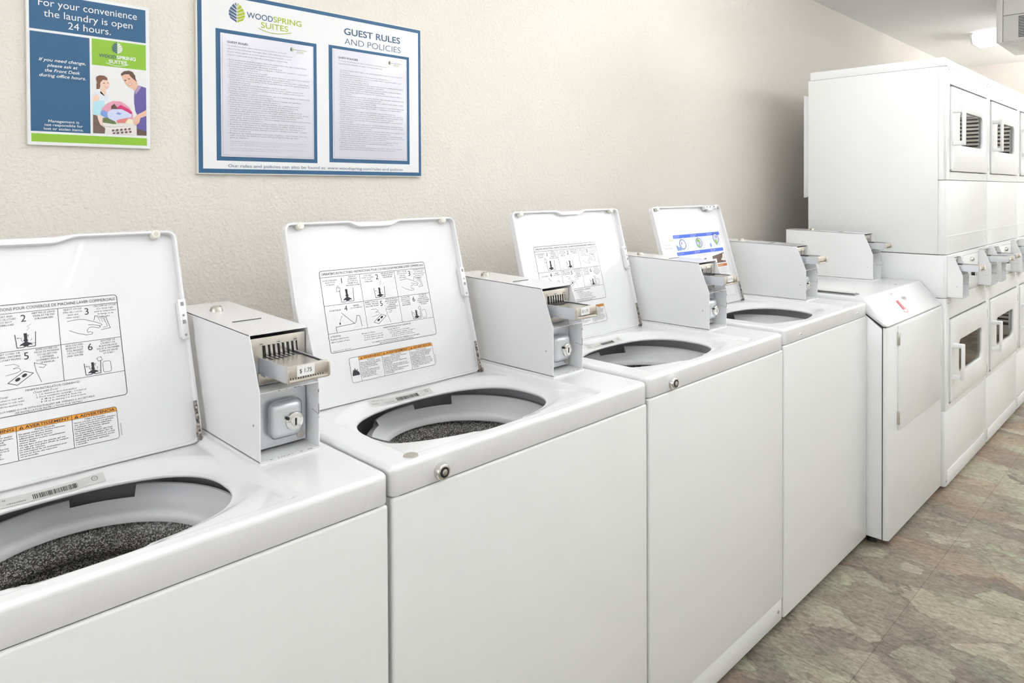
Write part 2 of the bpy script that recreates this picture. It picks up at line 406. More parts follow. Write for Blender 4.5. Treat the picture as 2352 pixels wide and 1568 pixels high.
def ceiling_ac():
    t = thing('air_conditioner', 'off-white boxy air conditioner with dark louvre slots hung under the ceiling', 'air conditioner', (4.97, 0, ZC))
    y1, y0, zb = .028, -1.0, -.255
    MB().box(.012, .53, y0, y1, zb, -.001, 'ac_plastic', .008).build('casing', t)
    f = MB(); f.box(-.004, .012, y1-.031, y1, zb+.002, -.002, 'ac_plastic', .004)
    f.box(-.003, .012, y0, y1-.002, zb+.0005, zb+.0055, 'ac_plastic', .002); f.build('bezel', t)
    g = MB(); g.box(0, .012, y0+.032, y1-.033, -.098, -.004, 'ac_plastic', .003); g.box(0, .012, y0+.032, y1-.033, zb+.006, -.101, 'ac_plastic', .003); g.build('front_panel', t)
    g = MB()
    for k in range(14):
        z = -.113-k*.0088; g.box(-.0008, .003, -.75, -.078, z-.0046, z, 'black')
    g.build('air_grille', t)
    MB().box(.03, .45, y0+.06, y1-.06, zb-.010, zb+.001, 'ac_plastic', .003).build('bottom_panel', t)
ceiling_ac()

# ------------------------------------------------------------------ coin meter, shared by all machines
def coin_meter(root, x0, yf, zb, depth=.365, s=1.0, nose=.062, price=None, wd=.104, plate=True, lock=True, cup=True, wname=''):
    """x0 left face, yf front face, zb deck height; open folded steel housing with sloping top opening"""
    x1 = x0+wd; T = .0016; k = .110*s; tp = .197*s; ys = yf+.036*s; yb = yf+depth; top2 = tp+.008*min(1, depth/.365)
    side = [(yf, zb), (yf, zb+k), (ys, zb+tp), (yb, zb+top2), (yb, zb)]
    h = MB()
    h.prism(side, 'x', x0, x0+T, 'enamel', .0004, 1); h.prism(side, 'x', x1-T, x1, 'enamel', .0004, 1)
    h.prism([(ys, zb+tp), (yb, zb+top2), (yb, zb+top2-T), (ys, zb+tp-T)], 'x', x0, x1, 'enamel')
    h.box(x0, x1, yb-T, yb, zb, zb+top2-T, 'enamel'); h.box(x0, x1, yf, yb, zb, zb+T, 'enamel')
    yp = yf+min(.040, depth-.004)
    h.box(x0+T, x1-T, yf+.001, yp+.004, zb+k-T, zb+k, 'enamel')
    h.prism([(yf, zb+.055*s), (yf+.022, zb+.059*s), (yf+.022, zb+.060*s), (yf, zb+.056*s)], 'x', x1-T-.0006, x1-T, 'soft_ink')
    if depth > .2: h.box(x0-.002, x1+.002, yf-.003, yb+.003, zb-.006, zb-.0005, 'enamel', .0015)
    # screws in the side
    for yy, zz in ((yf+.022, zb+.055*s), (yf+.30, zb+.15)):
        if yy < yb-.02: h.cyl((x0-.0008, yy, zz), (x0+.001, yy, zz), .0018, m='soft_ink', n=10)
    # dark scuffs where paint has chipped along the opening edges
    rnd = random.Random(int(x0*1000)+int(yf*999))
    for i in range(26):
        e = rnd.random(); L = rnd.uniform(.0015, .006); q_ = rnd.uniform(.0003, .0007); m_ = rnd.choice(('ink', 'chip', 'chip'))
        if e < .4: xx = x0+rnd.uniform(.05, .9)*wd; h.box(xx, xx+L, yf-.0002, yf+.0002, zb+T-.0004, zb+T-.0004+q_, m_)
        elif e < .8: zz = zb+rnd.uniform(.02, .95)*k; h.box(x1-T-.0002, x1-T+q_, yf-.0002, yf+.0004, zz, zz+L, m_)
        else: xx = x0+rnd.uniform(.1, .8)*wd; h.box(xx, xx+L*.7, yf+.0006, yf+.0012, zb+k-T-.0002, zb+k-T+q_, m_)
    h.build('coin_meter_housing', root, 30)
    if depth > .2:
        b = MB(); cx = x0+.045; b.cyl((cx, yf+.275, zb+tp+.004), (cx, yf+.275, zb+tp+.014), .0125, .0095, 'steel', 20, .001); b.cyl((cx, yf+.275, zb+tp+.0135), (cx, yf+.275, zb+tp+.0155), .006, m='chrome', n=16)
        b.build('top_lock', root)
        MB().box(x0+.022, x0+.075, yf+.150, yf+.1513, zb+tp+.0022, zb+tp+.0040, 'ink').build('top_slot', root)
    if plate:
        p = MB(); p.box(x0+.004, x1-.004, yp, yp+.002, zb+.006, zb+k-.004, 'zinc')
        cx, cz = x0+.058, zb+.052*s
        if lock:
            p.box(cx-.029, cx+.029, yp-.021, yp+.001, cz-.031*s, cz+.031*s, 'zinc', .013, 5)
            p.cyl((x1-.014, yp-.002, zb+.016), (x1-.014, yp+.001, zb+.016), .007, m='steel', n=16)
            for i in range(3): p.cyl((x1-.013, yp-.001, zb+.048+i*.009), (x1-.013, yp+.001, zb+.048+i*.009), .0034, m='zinc', n=12)
        lp = p.build('lock_plate', root)
        if lock:
            q = MB(); q.cyl((cx+.010, yp-.026, cz-.004), (cx+.010, yp-.015, cz-.004), .015, .017, 'chrome', 24, .0015); q.cyl((cx+.010, yp-.0275, cz-.004), (cx+.010, yp-.02, cz-.004), .0085, m='chrome', n=20)
            q.box(cx+.0085, cx+.0115, yp-.0279, yp-.025, cz-.010, cz+.002, 'black'); q.cyl((cx-.003, yp-.0262, cz+.003), (cx-.003, yp-.02, cz+.003), .0028, m='black', n=10)
            q.build('key_lock', lp)
    # upper plate with coin slots
    u = MB(); zt = zb+tp-.008*s; z0 = zb+k+.001
    u.box(x0+.004, x1-.004, yp, yp+.002, zb+.150*s, zt, 'nickel', .0008)
    u.box(x0+.004, x1-.004, yp+.001, yp+.003, z0, zb+.150*s, 'zinc')
    for dx in (.022, .052, .082): u.cyl((x0+dx, yp-.0012, zt-.010*s), (x0+dx, yp+.001, zt-.010*s), .0032, m='chrome', n=12); u.box(x0+dx-.0022, x0+dx+.0022, yp-.0016, yp-.001, zt-.0108*s, zt-.0098*s, 'ink')
    xs0 = x0+.024; dxs = .0082; zt0 = zb+.176*s
    for i in range(8):
        xx = xs0+i*dxs
        u.prism([(xx, zt0), (xx+.0034, zt0), (xx+.0040, zt0-.008), (xx+.0052, zt0-.020), (xx+.0014, zt0-.020), (xx+.0006, zt0-.008)], 'y', yp-.0012, yp+.0002, 'black')
        if i < 7: u.prism([(xx+.0040, zt0), (xx+.0078, zt0), (xx+.0086, zt0-.008), (xx+.0098, zt0-.020), (xx+.0056, zt0-.020), (xx+.0046, zt0-.008)], 'y', yp-.0028, yp, 'chrome')
    u.build('coin_slot_plate', root, 30)
    # slide
    sl = MB(); zs = zb+.156*s; yn = yf-nose; xa, xb = x0+.018, x0+.018+.066
    sl.box(xa+.002, xb-.002, yn+.003, yp, zs-.002, zs+.001, 'steel')
    sl.prism([(yp, zs+.002), (yn+.002, zs+.002), (yn+.002, zs-.016), (yn+.010, zs-.024), (yp, zs-.024)], 'x', xa, xa+.002, 'zinc', .0006, 1)
    sl.prism([(yp, zs+.004), (yn+.002, zs+.002), (yn+.002, zs-.016), (yn+.010, zs-.024), (yp, zs-.024)], 'x', xb-.002, xb, 'zinc', .0006, 1)
    sl.box(xa+.001, xb-.001, yp-.022, yp, zs-.028, zs-.002, 'zinc', .001)
    sl.box(xa-.004, xb-.001, yp-.006, yp, zb+k+.004, zs-.024, 'steel', .001)
    for i in range(7):
        xx = xs0+i*dxs+.003; sl.box(xx, xx+.003, yp-.026-.004*math.sin(i), yp-.001, zs+.0008, zs+.0016, 'black')
    sl.box(xb-.0045, xb-.003, yn+.02, yp-.004, zs+.001, zs+.0022, 'black')
    # nose with grip
    sl.box(xa-.003, xb+.001, yn, yn+.004, zs-.018, zs+.004, 'nickel', .001)
    sl.box(xa-.003, xb+.001, yn-.004, yn+.001, zs-.022, zs-.017, 'nickel', .001)
    sl.box(xb-.001, xb+.002, yn-.005, yn+.003, zs-.020, zs+.001, 'nickel', .0006)
    sl.box(xa-.004, xa-.001, yn-.004, yn+.003, zs-.020, zs+.001, 'nickel', .0006)
    for i in range(14): sl.box(xa+.002+i*.0042, xa+.0035+i*.0042, yn-.0008, yn+.001, zs-.0165, zs-.0145, 'black')
    so = sl.build('coin_slide', root, 30)
    if price:
        pr = Print((xa+.013, yn-.0004, zs-.014), (1, 0, 0), (0, 0, 1), .00015)
        pr.rect(0, 0, .030, .0172, 'white_ink', 1); pr.text(price, .0045, .0052, .0068, .0205, 'ink', 2, res=3); pr.build('price_tag', so)

# ------------------------------------------------------------------ printed lid labels
def instruction_label(parent, dx=0):
    """prints on the inside of a lid: u from the right edge (negative), v from the hinge"""
    P = Print((0, 0, 0), (1, 0, 0), (0, 0, 1), .00016)
    L, Rr, T, B = -.3870, -.1090, .2790, .1060
    P.line(rrect(L, Rr, B, T, .005, 4), .0010, 'ink', 2, True)
    hz, r1, r2 = .2650, .2045, .1460; c1, c2 = -.2910, -.1985
    for z in (hz, r2): P.line([(L, z), (Rr, z)], .0007, 'ink')
    P.line([(L, r1), (Rr, r1)], .0007, 'ink')
    for c in (c1, c2): P.line([(c, hz), (c, r2)], .0007, 'ink')
    P.text('OPERATING INSTRUCTIONS \u2022 INSTRUCTIONS POUR COUVERCLE DE MACHINE LAVER COMMERCIALE', L+.005, hz+.0045, .0052, Rr-L-.008, 'ink')
    def blk(lines, cx, top, h=.0030, pitch=.0046, m='ink'):
        for i, t in enumerate(lines): P.text(t, cx, top-i*pitch-h, h, None, m, al='c', res=1)
    def sc(lines, cx, top, wmax, h=.0030, pitch=.0046):
        for i, t in enumerate(lines):
            vs, fs, a, b = glyphs(t, 1, 0, 0); wn = (b-a)*h/.73
            P.text(t, cx, top-i*pitch-h, h, min(wn, wmax), 'ink', al='c', res=1)
    num = [('1', c1-.0460, hz), ('2', c2-.0480, hz), ('3', Rr-.0480, hz), ('4', c1-.0460, r1), ('5', c2-.0480, r1), ('6', Rr-.0480, r1)]
    for t, x, z in num: P.text(t, x, z-.0155, .0118, None, 'ink', al='c', res=4)
    sc(['POUR DETERGENT', 'IN BOTTOM', 'OF BASKET'], L+.022, hz-.006, .034)
    sc(['VERSER LE', 'DETERGENT', 'AU FOND DU', 'PANIER DE LA', 'MACHINE A LAVER.'], c1-.019, hz-.002, .035)
    sc(['SORT AND', 'LOAD CLOTHES -', 'DO NOT', 'OVERLOAD'], c1+.021, hz-.003, .032)
    sc(['METTRE LE LINGE', 'TRIER ET NE PAS', 'SURCHARGER'], c2-.020, hz-.002, .034)
    sc(['SELECT CYCLE', '(This also selects', 'wash and', 'rinse temp)'], c2+.021, hz-.002, .034)
    sc(['CHOISIR LE CYCLE', '(Ce choix regle', 'aussi la temperature', 'de lavage et de', 'rincage).'], Rr-.020, hz-.001, .035)
    sc(['CLOSE THE LID'], L+.024, r1-.010, .032)
    sc(['FERMER', 'LE COUVERCLE'], c1-.020, r1-.005, .032)
    sc(['INSERT COINS OR', 'TOKENS - MACHINE', 'WILL START FILLING'], c1+.020, r1-.002, .034)
    sc(['INTRODUIRE LES', 'PIECES DE MONNAIE', 'OU LES JETONS', "L'APPAREIL", 'COMMENCERA A', 'SE REMPLIR.'], c2-.020, r1-.001, .034, .0029, .0043)
    sc(['ADD DILUTED', 'BLEACH TO A', 'FULL BASKET', 'OF CLOTHES', 'AND WATER'], c2+.019, r1-.002, .028, .0029, .0043)
    sc(['AJOUTER DE', "L'AGENT DE", 'BLANCHISSAGE', 'DILUE A UN PANIER', 'PLEIN DE LINGE', "ET D'EAU"], Rr-.021, r1-.001, .034, .0029, .0043)
    # little drawings
    def tub(x, z, s=1, full=False):
        P.line([(x-.017*s, z+.026*s), (x-.015*s, z), (x-.004*s, z), (x, z+.002*s), (x+.004*s, z), (x+.015*s, z), (x+.017*s, z+.028*s)], .0010, 'ink')
        P.poly([(x-.0028*s, z+.027*s), (x+.0028*s, z+.027*s), (x+.0024*s, z+.016*s), (x+.004*s, z+.013*s), (x+.002*s, z+.010*s), (x+.009*s, z+.006*s), (x+.011*s, z+.003*s), (x+.006*s, z+.004*s), (x+.003*s, z+.0015*s), (x-.003*s, z+.0015*s), (x-.006*s, z+.004*s), (x-.011*s, z+.003*s), (x-.009*s, z+.006*s), (x-.002*s, z+.010*s), (x-.004*s, z+.013*s), (x-.0024*s, z+.016*s)], 'ink')
        if full:
            rr = random.Random(3)
            for i in range(9):
                a = x+rr.uniform(-.012, .012)*s; b = z+rr.uniform(.004, .020)*s
                P.line([(a, b), (a+rr.uniform(-.004, .004), b+rr.uniform(.001, .004)), (a+rr.uniform(-.005, .005), b+rr.uniform(-.003, .004))], .0005, 'ink')
    tub(c1-.038, r1+.004)
    P.line([(c1-.060, r1+.036), (c1-.052, r1+.034), (c1-.054, r1+.027), (c1-.062, r1+.028)], .0006, 'ink', 2, True); P.line([(c1-.060, r1+.036), (c1-.057, r1+.040), (c1-.052, r1+.034)], .0006, 'ink')
    tub(c2-.047, r1+.004, .82, True)
    P.line([(c2-.045, r1+.030), (c2-.041, r1+.034), (c2-.044, r1+.037), (c2-.038, r1+.040)], .0005, 'soft_ink')
    hx_, hz_ = c2, r1
    P.line([(hx_+.012, hz_+.037), (hx_+.028, hz_+.0385), (hx_+.038, hz_+.037), (hx_+.050, hz_+.032), (hx_+.060, hz_+.0275), (hx_+.0625, hz_+.0250), (hx_+.0595, hz_+.0235), (hx_+.050, hz_+.0265), (hx_+.042, hz_+.0275)], .0006, 'ink')
    P.line([(hx_+.058, hz_+.0235), (hx_+.0600, hz_+.0215), (hx_+.0570, hz_+.0200), (hx_+.048, hz_+.0230), (hx_+.043, hz_+.0225), (hx_+.0395, hz_+.0185), (hx_+.0405, hz_+.0150), (hx_+.0440, hz_+.0155), (hx_+.0475, hz_+.0135), (hx_+.0465, hz_+.0110), (hx_+.038, hz_+.0110), (hx_+.026, hz_+.0150), (hx_+.014, hz_+.0215)], .0006, 'ink')
    P.line([(hx_+.053, hz_+.0415), (hx_+.0695, hz_+.0370), (hx_+.0745, hz_+.0180), (hx_+.0610, hz_+.0165)], .0007, 'ink'); P.line([(hx_+.0560, hz_+.0385), (hx_+.0670, hz_+.0355), (hx_+.0705, hz_+.0215), (hx_+.0640, hz_+.0200)], .0005, 'ink')
    for k in range(3): P.line([(hx_+.0585+k*.0036, hz_+.0370-k*.001), (hx_+.0600+k*.0036, hz_+.0305-k*.001)], .0004, 'ink')
    P.line([(hx_+.053, hz_+.0415), (hx_+.0510, hz_+.0335)], .0007, 'ink')
    x, z = L+.02, r2
    P.line([(x+.018, z+.040), (x+.046, z+.014), (x+.050, z+.017), (x+.054, z+.030), (x+.061, z+.029), (x+.063, z+.006)], .0009, 'ink'); P.line([(x+.046, z+.014), (x, z+.012), (x+.001, z+.001)], .0009, 'ink')
    P.line([(x+.019, z+.034), (x+.013, z+.026), (x+.011, z+.018)], .0006, 'ink'); P.poly([(x+.009, z+.020), (x+.0135, z+.0195), (x+.011, z+.014)], 'ink')
    P.line([(c1+.018, r2+.010), (c1+.040, r2+.025), (c1+.052, r2+.020), (c1+.030, r2+.005)], .0009, 'ink', 2, True); P.ell(c1+.031, r2+.0135, .0038, .0024, 'ink', rot=.5); P.ell(c1+.040, r2+.0185, .0038, .0024, 'ink', rot=.5)
    P.line([(c1+.016, r2+.022), (c1+.030, r2+.024), (c1+.036, r2+.027), (c1+.034, r2+.031), (c1+.026, r2+.031), (c1+.034, r2+.034), (c1+.028, r2+.038), (c1+.016, r2+.038)], .0005, 'ink')
    P.line([(c1+.062, r2+.004), (c1+.056, r2+.022), (c1+.054, r2+.036), (c1+.058, r2+.034), (c1+.070, r2+.030), (c1+.066, r2+.026), (c1+.060, r2+.028)], .0006, 'ink')
    tub(Rr-.047, r2+.003, .72, True)
    P.line([(Rr-.040, r2+.028), (Rr-.034, r2+.030), (Rr-.032, r2+.024), (Rr-.038, r2+.023)], .0006, 'ink', 2, True)
    P.line(rrect(Rr-.032, Rr-.020, r2+.003, r2+.021, .003, 3), .0006, 'ink', 2, True)
    # clearances
    P.text('MINIMUM INSTALLATION CLEARANCES', -.2140, r2-.0070, .0034, .074, 'ink', al='c', res=1)
    for i, t in enumerate(['ATTENTION:', 'Replace inlet hoses', 'after 5 years of use.']): P.text(t, L+.004, r2-.0085-i*.0056, .0036, [.024, .042, .044][i], 'ink', res=1)
    P.text('Recess or Closet', -.3080, r2-.0120, .0034, .034, 'ink', res=1, shear=.25)
    for i, t in enumerate(['4 in. from washer to rear wall', '3 in. from washer to side walls', 'Shelf 17 in. above washer top']): P.text(t, -.3040, r2-.0168-i*.0046, .0028, [.048, .050, .048][i], 'ink', res=1)
    P.text('Closet with Door', -.2420, r2-.0120, .0034, .034, 'ink', res=1, shear=.25)
    for i, t in enumerate(['1. 1 in. between door and washer', '2. Door ventilation openings - 2 required', '    A. 48 sq. in. starting 3 in. from top', '    B. 24 sq. in. starting 3 in. from bottom']): P.text(t, -.2380+(.006 if i > 1 else 0), r2-.0160-i*.0040, .0027, [.056, .069, .056, .062][i], 'ink', res=1)
    P.text('Stylemaster No. 8281208', L+.005, B+.0022, .0022, .042, 'ink', res=1)
    P.text('LOUVERED DOOR WITH EQUIVALENT AIR OPENING IS ACCEPTABLE.', -.2210, B+.0060, .0029, .128, 'ink', al='c', res=1)
    P.text('SEE INSTALLATION INSTRUCTIONS FOR DETAILS.', -.2210, B+.0016, .0029, .092, 'ink', al='c', res=1)
    o = P.build('instruction_label', parent); o.location = (dx, 0, 0)
    # warning sticker
    Q = Print((0, 0, 0), (1, 0, 0), (0, 0, 1), .00016)
    L, Rr, T, B = -.3480, -.1280, .0895, .0380
    Q.poly(rrect(L, Rr, B, T, .004, 4), 'board', 1)
    xo, c1, c2 = -.3250, -.2670, -.1930
    Q.poly([(xo, T-.0075), (Rr, T-.0075), (Rr, T-.003), (Rr-.003, T), (xo, T)], 'orange_ink', 2)
    Q.line(rrect(L, Rr, B, T, .004, 4), .0007, 'ink', 3, True); Q.line([(xo, T-.0075), (Rr, T-.0075)], .0005, 'ink', 3)
    for c in (xo, c1, c2): Q.line([(c, B), (c, T)], .0007, 'ink', 3)
    for c, cw, t in ((xo, c1-xo, 'WARNING'), (c1, c2-c1, 'AVERTISSEMENT'), (c2, Rr-c2, 'ADVERTENCIA')):
        Q.poly([(c+.0035, T-.0062), (c+.0095, T-.0062), (c+.0065, T-.0012)], 'ink', 3); Q.poly([(c+.0060, T-.0056), (c+.0070, T-.0056), (c+.0067, T-.0026), (c+.0063, T-.0026)], 'orange_ink', 4)
        Q.text(t, c+.0115, T-.0060, .0046, cw-.0145, 'ink', 3, bold=.018)
    cols = [(xo, c1, ['Fire Hazard', 'Never place items in the washer', 'that are dampened with gasoline', 'or other flammable fluids.', 'No washer can completely', 'remove oil.', 'Do not dry anything that has', 'ever had any type of oil on it', '(including cooking oils).', 'Doing so can result in', 'death, explosion, or fire.']),
            (c1, c2, ["Risque d'incendie", 'Ne jamais mettre des articles humectes', "d'essence ou d'autres fluides", 'inflammables dans la laveuse.', 'Aucune laveuse ne peut completement', "enlever l'huile.", 'Ne pas faire secher des articles qui ont', "ete salis par tout genre d'huile (y compris", 'les huiles de cuisson).', 'Le non-respect de ces instructions peut', 'causer un deces, une explosion', 'ou un incendie.']),
            (c2, Rr, ['Peligro de incendio', 'Nunca coloque en la lavadora articulos', 'que esten humedecidos con gasolina', 'o cualquier otro liquido inflamable.', 'Ninguna lavadora puede eliminar', 'completamente el aceite.', 'No seque ningun articulo que haya', 'tenido alguna vez cualquier tipo de', 'aceite (incluyendo aceites de cocina).', 'No seguir estas instrucciones puede', 'ocasionar la muerte, explosion', 'o incendio.'])]
    for a, b, ls in cols:
        for i, t in enumerate(ls):
            vs, fs, x0, x1 = glyphs(t, 1, .012, 0); wn = min((x1-x0)*.0028/.73, b-a-.005)
            Q.text(t, (a+b)/2 if i == 0 else a+.0025, T-.0112-i*.00335, .0024, wn, 'ink', 3, al='c' if i == 0 else 'l', res=1, bold=.012)
    fx, fz = (L+xo)/2, B+.014
    Q.poly([(fx-.009, fz), (fx+.009, fz), (fx+.008, fz+.006), (fx+.004, fz+.009), (fx+.006, fz+.013), (fx+.001, fz+.010), (fx-.001, fz+.016), (fx-.003, fz+.011), (fx-.005, fz+.013), (fx-.008, fz+.006)], 'ink', 3)
    for i in range(11): Q.rect(Rr+.003, B+.004+i*.0018, Rr+.005, B+.005+i*.0018, 'soft_ink', 1)
    q = Q.build('warning_label', parent); q.location = (dx, 0, 0)

def picture_label(parent):
    """colour pictogram sticker on the fourth lid"""
    P = Print((0, 0, 0), (1, 0, 0), (0, 0, 1), .0002)
    P.rect(-.447, .030, -.030, .277, 'board', 1)
    def row(top, texts, xs, tops2=True):
        P.rect(-.3605, top-.0125, -.0375, top, 'royal_ink', 2)
        for x, (a, b) in zip(xs, texts):
            P.text(a, x+.004, top-.0062, .0040, .038 if len(a) > 6 else .020, 'white_ink', 3, res=1); P.text(b, x+.004, top-.0108, .0026, .030, 'white_ink', 3, res=1)
    row(.2710, [('Load Clothes', 'Charger le linge'), ('Add HE detergent', 'Detergent'), ('Unload, wipe and leave door', 'Decharger')], [-.3605, -.2490, -.1350])
    row(.2090, [('Close lid', 'Fermer'), ('Select Cycle', 'Programme'), ('Pay, Start', 'Payer')], [-.3605, -.2490, -.1350])
    # drum pictures
    for x, kind in ((-.352, 0), (-.240, 1), (-.126, 2)):
        P.rect(x, .2150, x+.080, .2560, 'photo_mist', 2)
        cx, cz = x+.042+.012*(kind == 2), .2360+.010*(kind == 2)
        P.ell(cx, cz, .0215, .0185, 'ink', 3); P.ell(cx, cz, .0185, .0165, 'photo_pale_blue', 4)
        if kind == 1: P.ell(cx-.004, cz+.008, .009, .006, 'green', 5); P.ell(cx-.004, cz-.010, .008, .005, 'green', 5); P.ell(cx+.004, cz, .006, .006, 'photo_lilac', 5)
        if kind == 0: P.ell(cx+.002, cz, .011, .012, 'photo_white', 5); P.ell(cx-.005, cz+.004, .004, .005, 'photo_lilac', 6)
        if kind == 2: P.ell(cx-.006, cz-.010, .009, .006, 'green', 5); P.ering(cx-.004, cz-.020, .006, .004, .002, 'green', 5); P.ell(cx+.004, cz+.006, .007, .006, 'photo_lilac', 5); P.ell(x+.006, .222, .006, .008, 'photo_mid_blue', 3)
        if kind == 0: P.poly([(x, .2150), (x+.030, .2150), (x+.022, .226), (x+.008, .229), (x, .236)], 'photo_mid_blue', 7)
        P.ering(cx+.010, cz, .027, .024, .0008, 'soft_ink', 3)
    for x in (-.350, -.235):
        P.line(rrect(x+.046, x+.078, .162, .190, .004, 3), .0008, 'soft_ink', 2, True); P.poly([(x+.01, .168), (x+.06, .172), (x+.058, .178), (x+.030, .173)], 'ink', 2)
        for i in range(6): P.text('select water level and cycle', x, .189-i*.0055, .0022, .030, 'soft_ink', 2, res=1)
    P.poly([(-.131, .153), (-.040, .153), (-.040, .190), (-.131, .180)], 'photo_hair', 2); P.rect(-.128, .156, -.104, .170, 'photo_white', 3)
    P.poly([(-.075, .163), (-.060, .172), (-.052, .186), (-.041, .186), (-.041, .158), (-.062, .160)], 'cream_frame', 3)
    P.text('Insert coins or card', -.131, .194, .0024, .060, 'soft_ink', 2, res=1)
    P.rect(-.1365, .1385, -.0385, .1480, 'rust_orange_ink', 2); P.text('WARNING', -.0875, .1405, .0052, .040, 'photo_cream', 3, al='c', bold=.01, res=1)
    for i, t in enumerate(['Fire Hazard - never place items dampened', 'with gasoline in the washer', 'No washer can completely remove oil', 'Do not dry anything that has ever had oil', 'Doing so can result in death or fire']): P.text(t, -.134, .130-i*.0072, .0028, .088-.012*(i % 2), 'soft_ink', 2, res=1)
    P.text('Read All', -.4050, .2350, .0062, .034, 'soft_ink', 2, al='c'); P.text('Instructions', -.4050, .2240, .0062, .050, 'soft_ink', 2, al='c')
    for i in range(5): P.text('Lea todas las instrucciones', -.4050, .2145-i*.0045, .0022, .050-.006*(i % 2), 'grey_ink', 2, al='c', res=1)
    P.text('Lire les instructions', -.4040, .1880, .0058, .072, 'soft_ink', 2, al='c', res=1); P.text('Lea instrucciones', -.4040, .1770, .0058, .058, 'soft_ink', 2, al='c', res=1)
    for i in range(5): P.text('Avertissement incendie humecte', -.4040, .166-i*.0045, .0022, .056, 'grey_ink', 2, al='c', res=1)
    P.rect(-.388, .2510, -.366, .2580, 'lime_ink', 2); P.rect(-.386, .2525, -.368, .2565, 'board', 3)
    P.build('picture_label', parent)

# ------------------------------------------------------------------ top loading washer
P_ = .69
def smooth(a, b, x):
    t = max(0, min(1, (x-a)/(b-a))); return t*t*(3-2*t)
def lip_point(t):
    """rim of the loading opening, superellipse"""
    c, s = math.cos(t), math.sin(t); n = 2.5
    r = (abs(c/.210)**n+abs(s/.133)**n)**(-1/n)
    x, y = .310+r*c, .210+r*s
    if s < 0 and -.075 < r*c < .062: y -= .005*min(1, (r*c+.075)/.008, (.062-r*c)/.008)
    return x, y
def deck_height(x, y, dl):
    in_x = smooth(.052, .064, x)*(1-smooth(.541, .553, x)); in_y = smooth(.022, .036, y)*(1-smooth(.398, .412, y))
    d = .013*in_x*in_y*(.45+.55*smooth(.04, .14, y) if y < .14 else 1)
    return -d-.015*(1-smooth(0, .045, dl))
def make_deck(root, dz, seam, name='top_panel'):
    bm = bmesh.new(); X0, X1, Y0, Y1, rr = .002, .688, 0, .66, .013
    NA = 560; rows = []
    cx, cy = .310, .210; re = .008
    ang = sorted([2*math.pi*i/NA for i in range(NA)]+[math.atan2(b-cy, a-cx) % (2*math.pi) for a in (X0+rr, X1-rr) for b in (Y0+rr, Y1-rr)])
    def outer(t, inset=0):
        c, s = math.cos(t), math.sin(t); x0, x1, y0, y1 = X0+inset, X1-inset, Y0+inset, Y1-inset; r = rr-inset*.6
        k = 1e9
        if c > 1e-9: k = min(k, (x1-cx)/c)
        if c < -1e-9: k = min(k, (x0-cx)/c)
        if s > 1e-9: k = min(k, (y1-cy)/s)
        if s < -1e-9: k = min(k, (y0-cy)/s)
        x, y = cx+k*c, cy+k*s
        qx = x0+r if x < x0+r else (x1-r if x > x1-r else None); qy = y0+r if y < y0+r else (y1-r if y > y1-r else None)
        if qx is not None and qy is not None:
            # intersect the ray with the corner circle
            ox, oy = cx-qx, cy-qy; B = ox*c+oy*s; C = ox*ox+oy*oy-r*r; D = B*B-C
            if D > 0: k = -B+math.sqrt(D); x, y = cx+k*c, cy+k*s
        return x, y
    NR = 110
    for t in ang:
        col = []; lx, ly = lip_point(t); ux, uy = outer(t, re); ox, oy = outer(t)
        dirx, diry = math.cos(t), math.sin(t)
        base = deck_height(lx, ly, 0)
        for (dd, dzz) in ((.004, -.0058), (.0012, -.0056), (.0, -.004), (-.0004, -.002)): col.append((lx+dirx*dd, ly+diry*dd, dz+base+dzz))
        for i in range(NR+1):
            f = (i/NR)**1.25; x, y = lx+(ux-lx)*f, ly+(uy-ly)*f; dl = math.hypot(x-lx, y-ly)
            z = deck_height(x, y, dl)
            if i == 0: z -= .0008
            col.append((x, y, dz+z))
        for k in range(1, 6):
            q = R(90*k/5); x = ux+(ox-ux)*math.sin(q); y = uy+(oy-uy)*math.sin(q); col.append((x, y, dz-re*(1-math.cos(q))))
        col.append((ox, oy, dz-re-.0012)); col.append((ox, oy, seam+.0030)); x = ox+(ux-ox)*.12; y = oy+(uy-oy)*.12; col.append((x, y, seam+.0014)); x = ox+(ux-ox)*1.5; y = oy+(uy-oy)*1.5; col.append((x, y, seam+.0014))
        rows.append([bm.verts.new(p) for p in col])
    n = len(rows)
    for i in range(n):
        A, B = rows[i], rows[(i+1) % n]
        for j in range(len(A)-1): bm.faces.new((A[j], A[j+1], B[j+1], B[j]))
    bmesh.ops.remove_doubles(bm, verts=bm.verts[:], dist=1e-6)
    bmesh.ops.recalc_face_normals(bm, faces=bm.faces[:])
    me = bpy.data.meshes.new(name); bm.to_mesh(me); bm.free(); me.materials.append(M['enamel']); me.shade_smooth(); me.set_sharp_from_angle(angle=R(50))
    o = bpy.data.objects.new(name, me); COL.objects.link(o); o.parent = root; return o

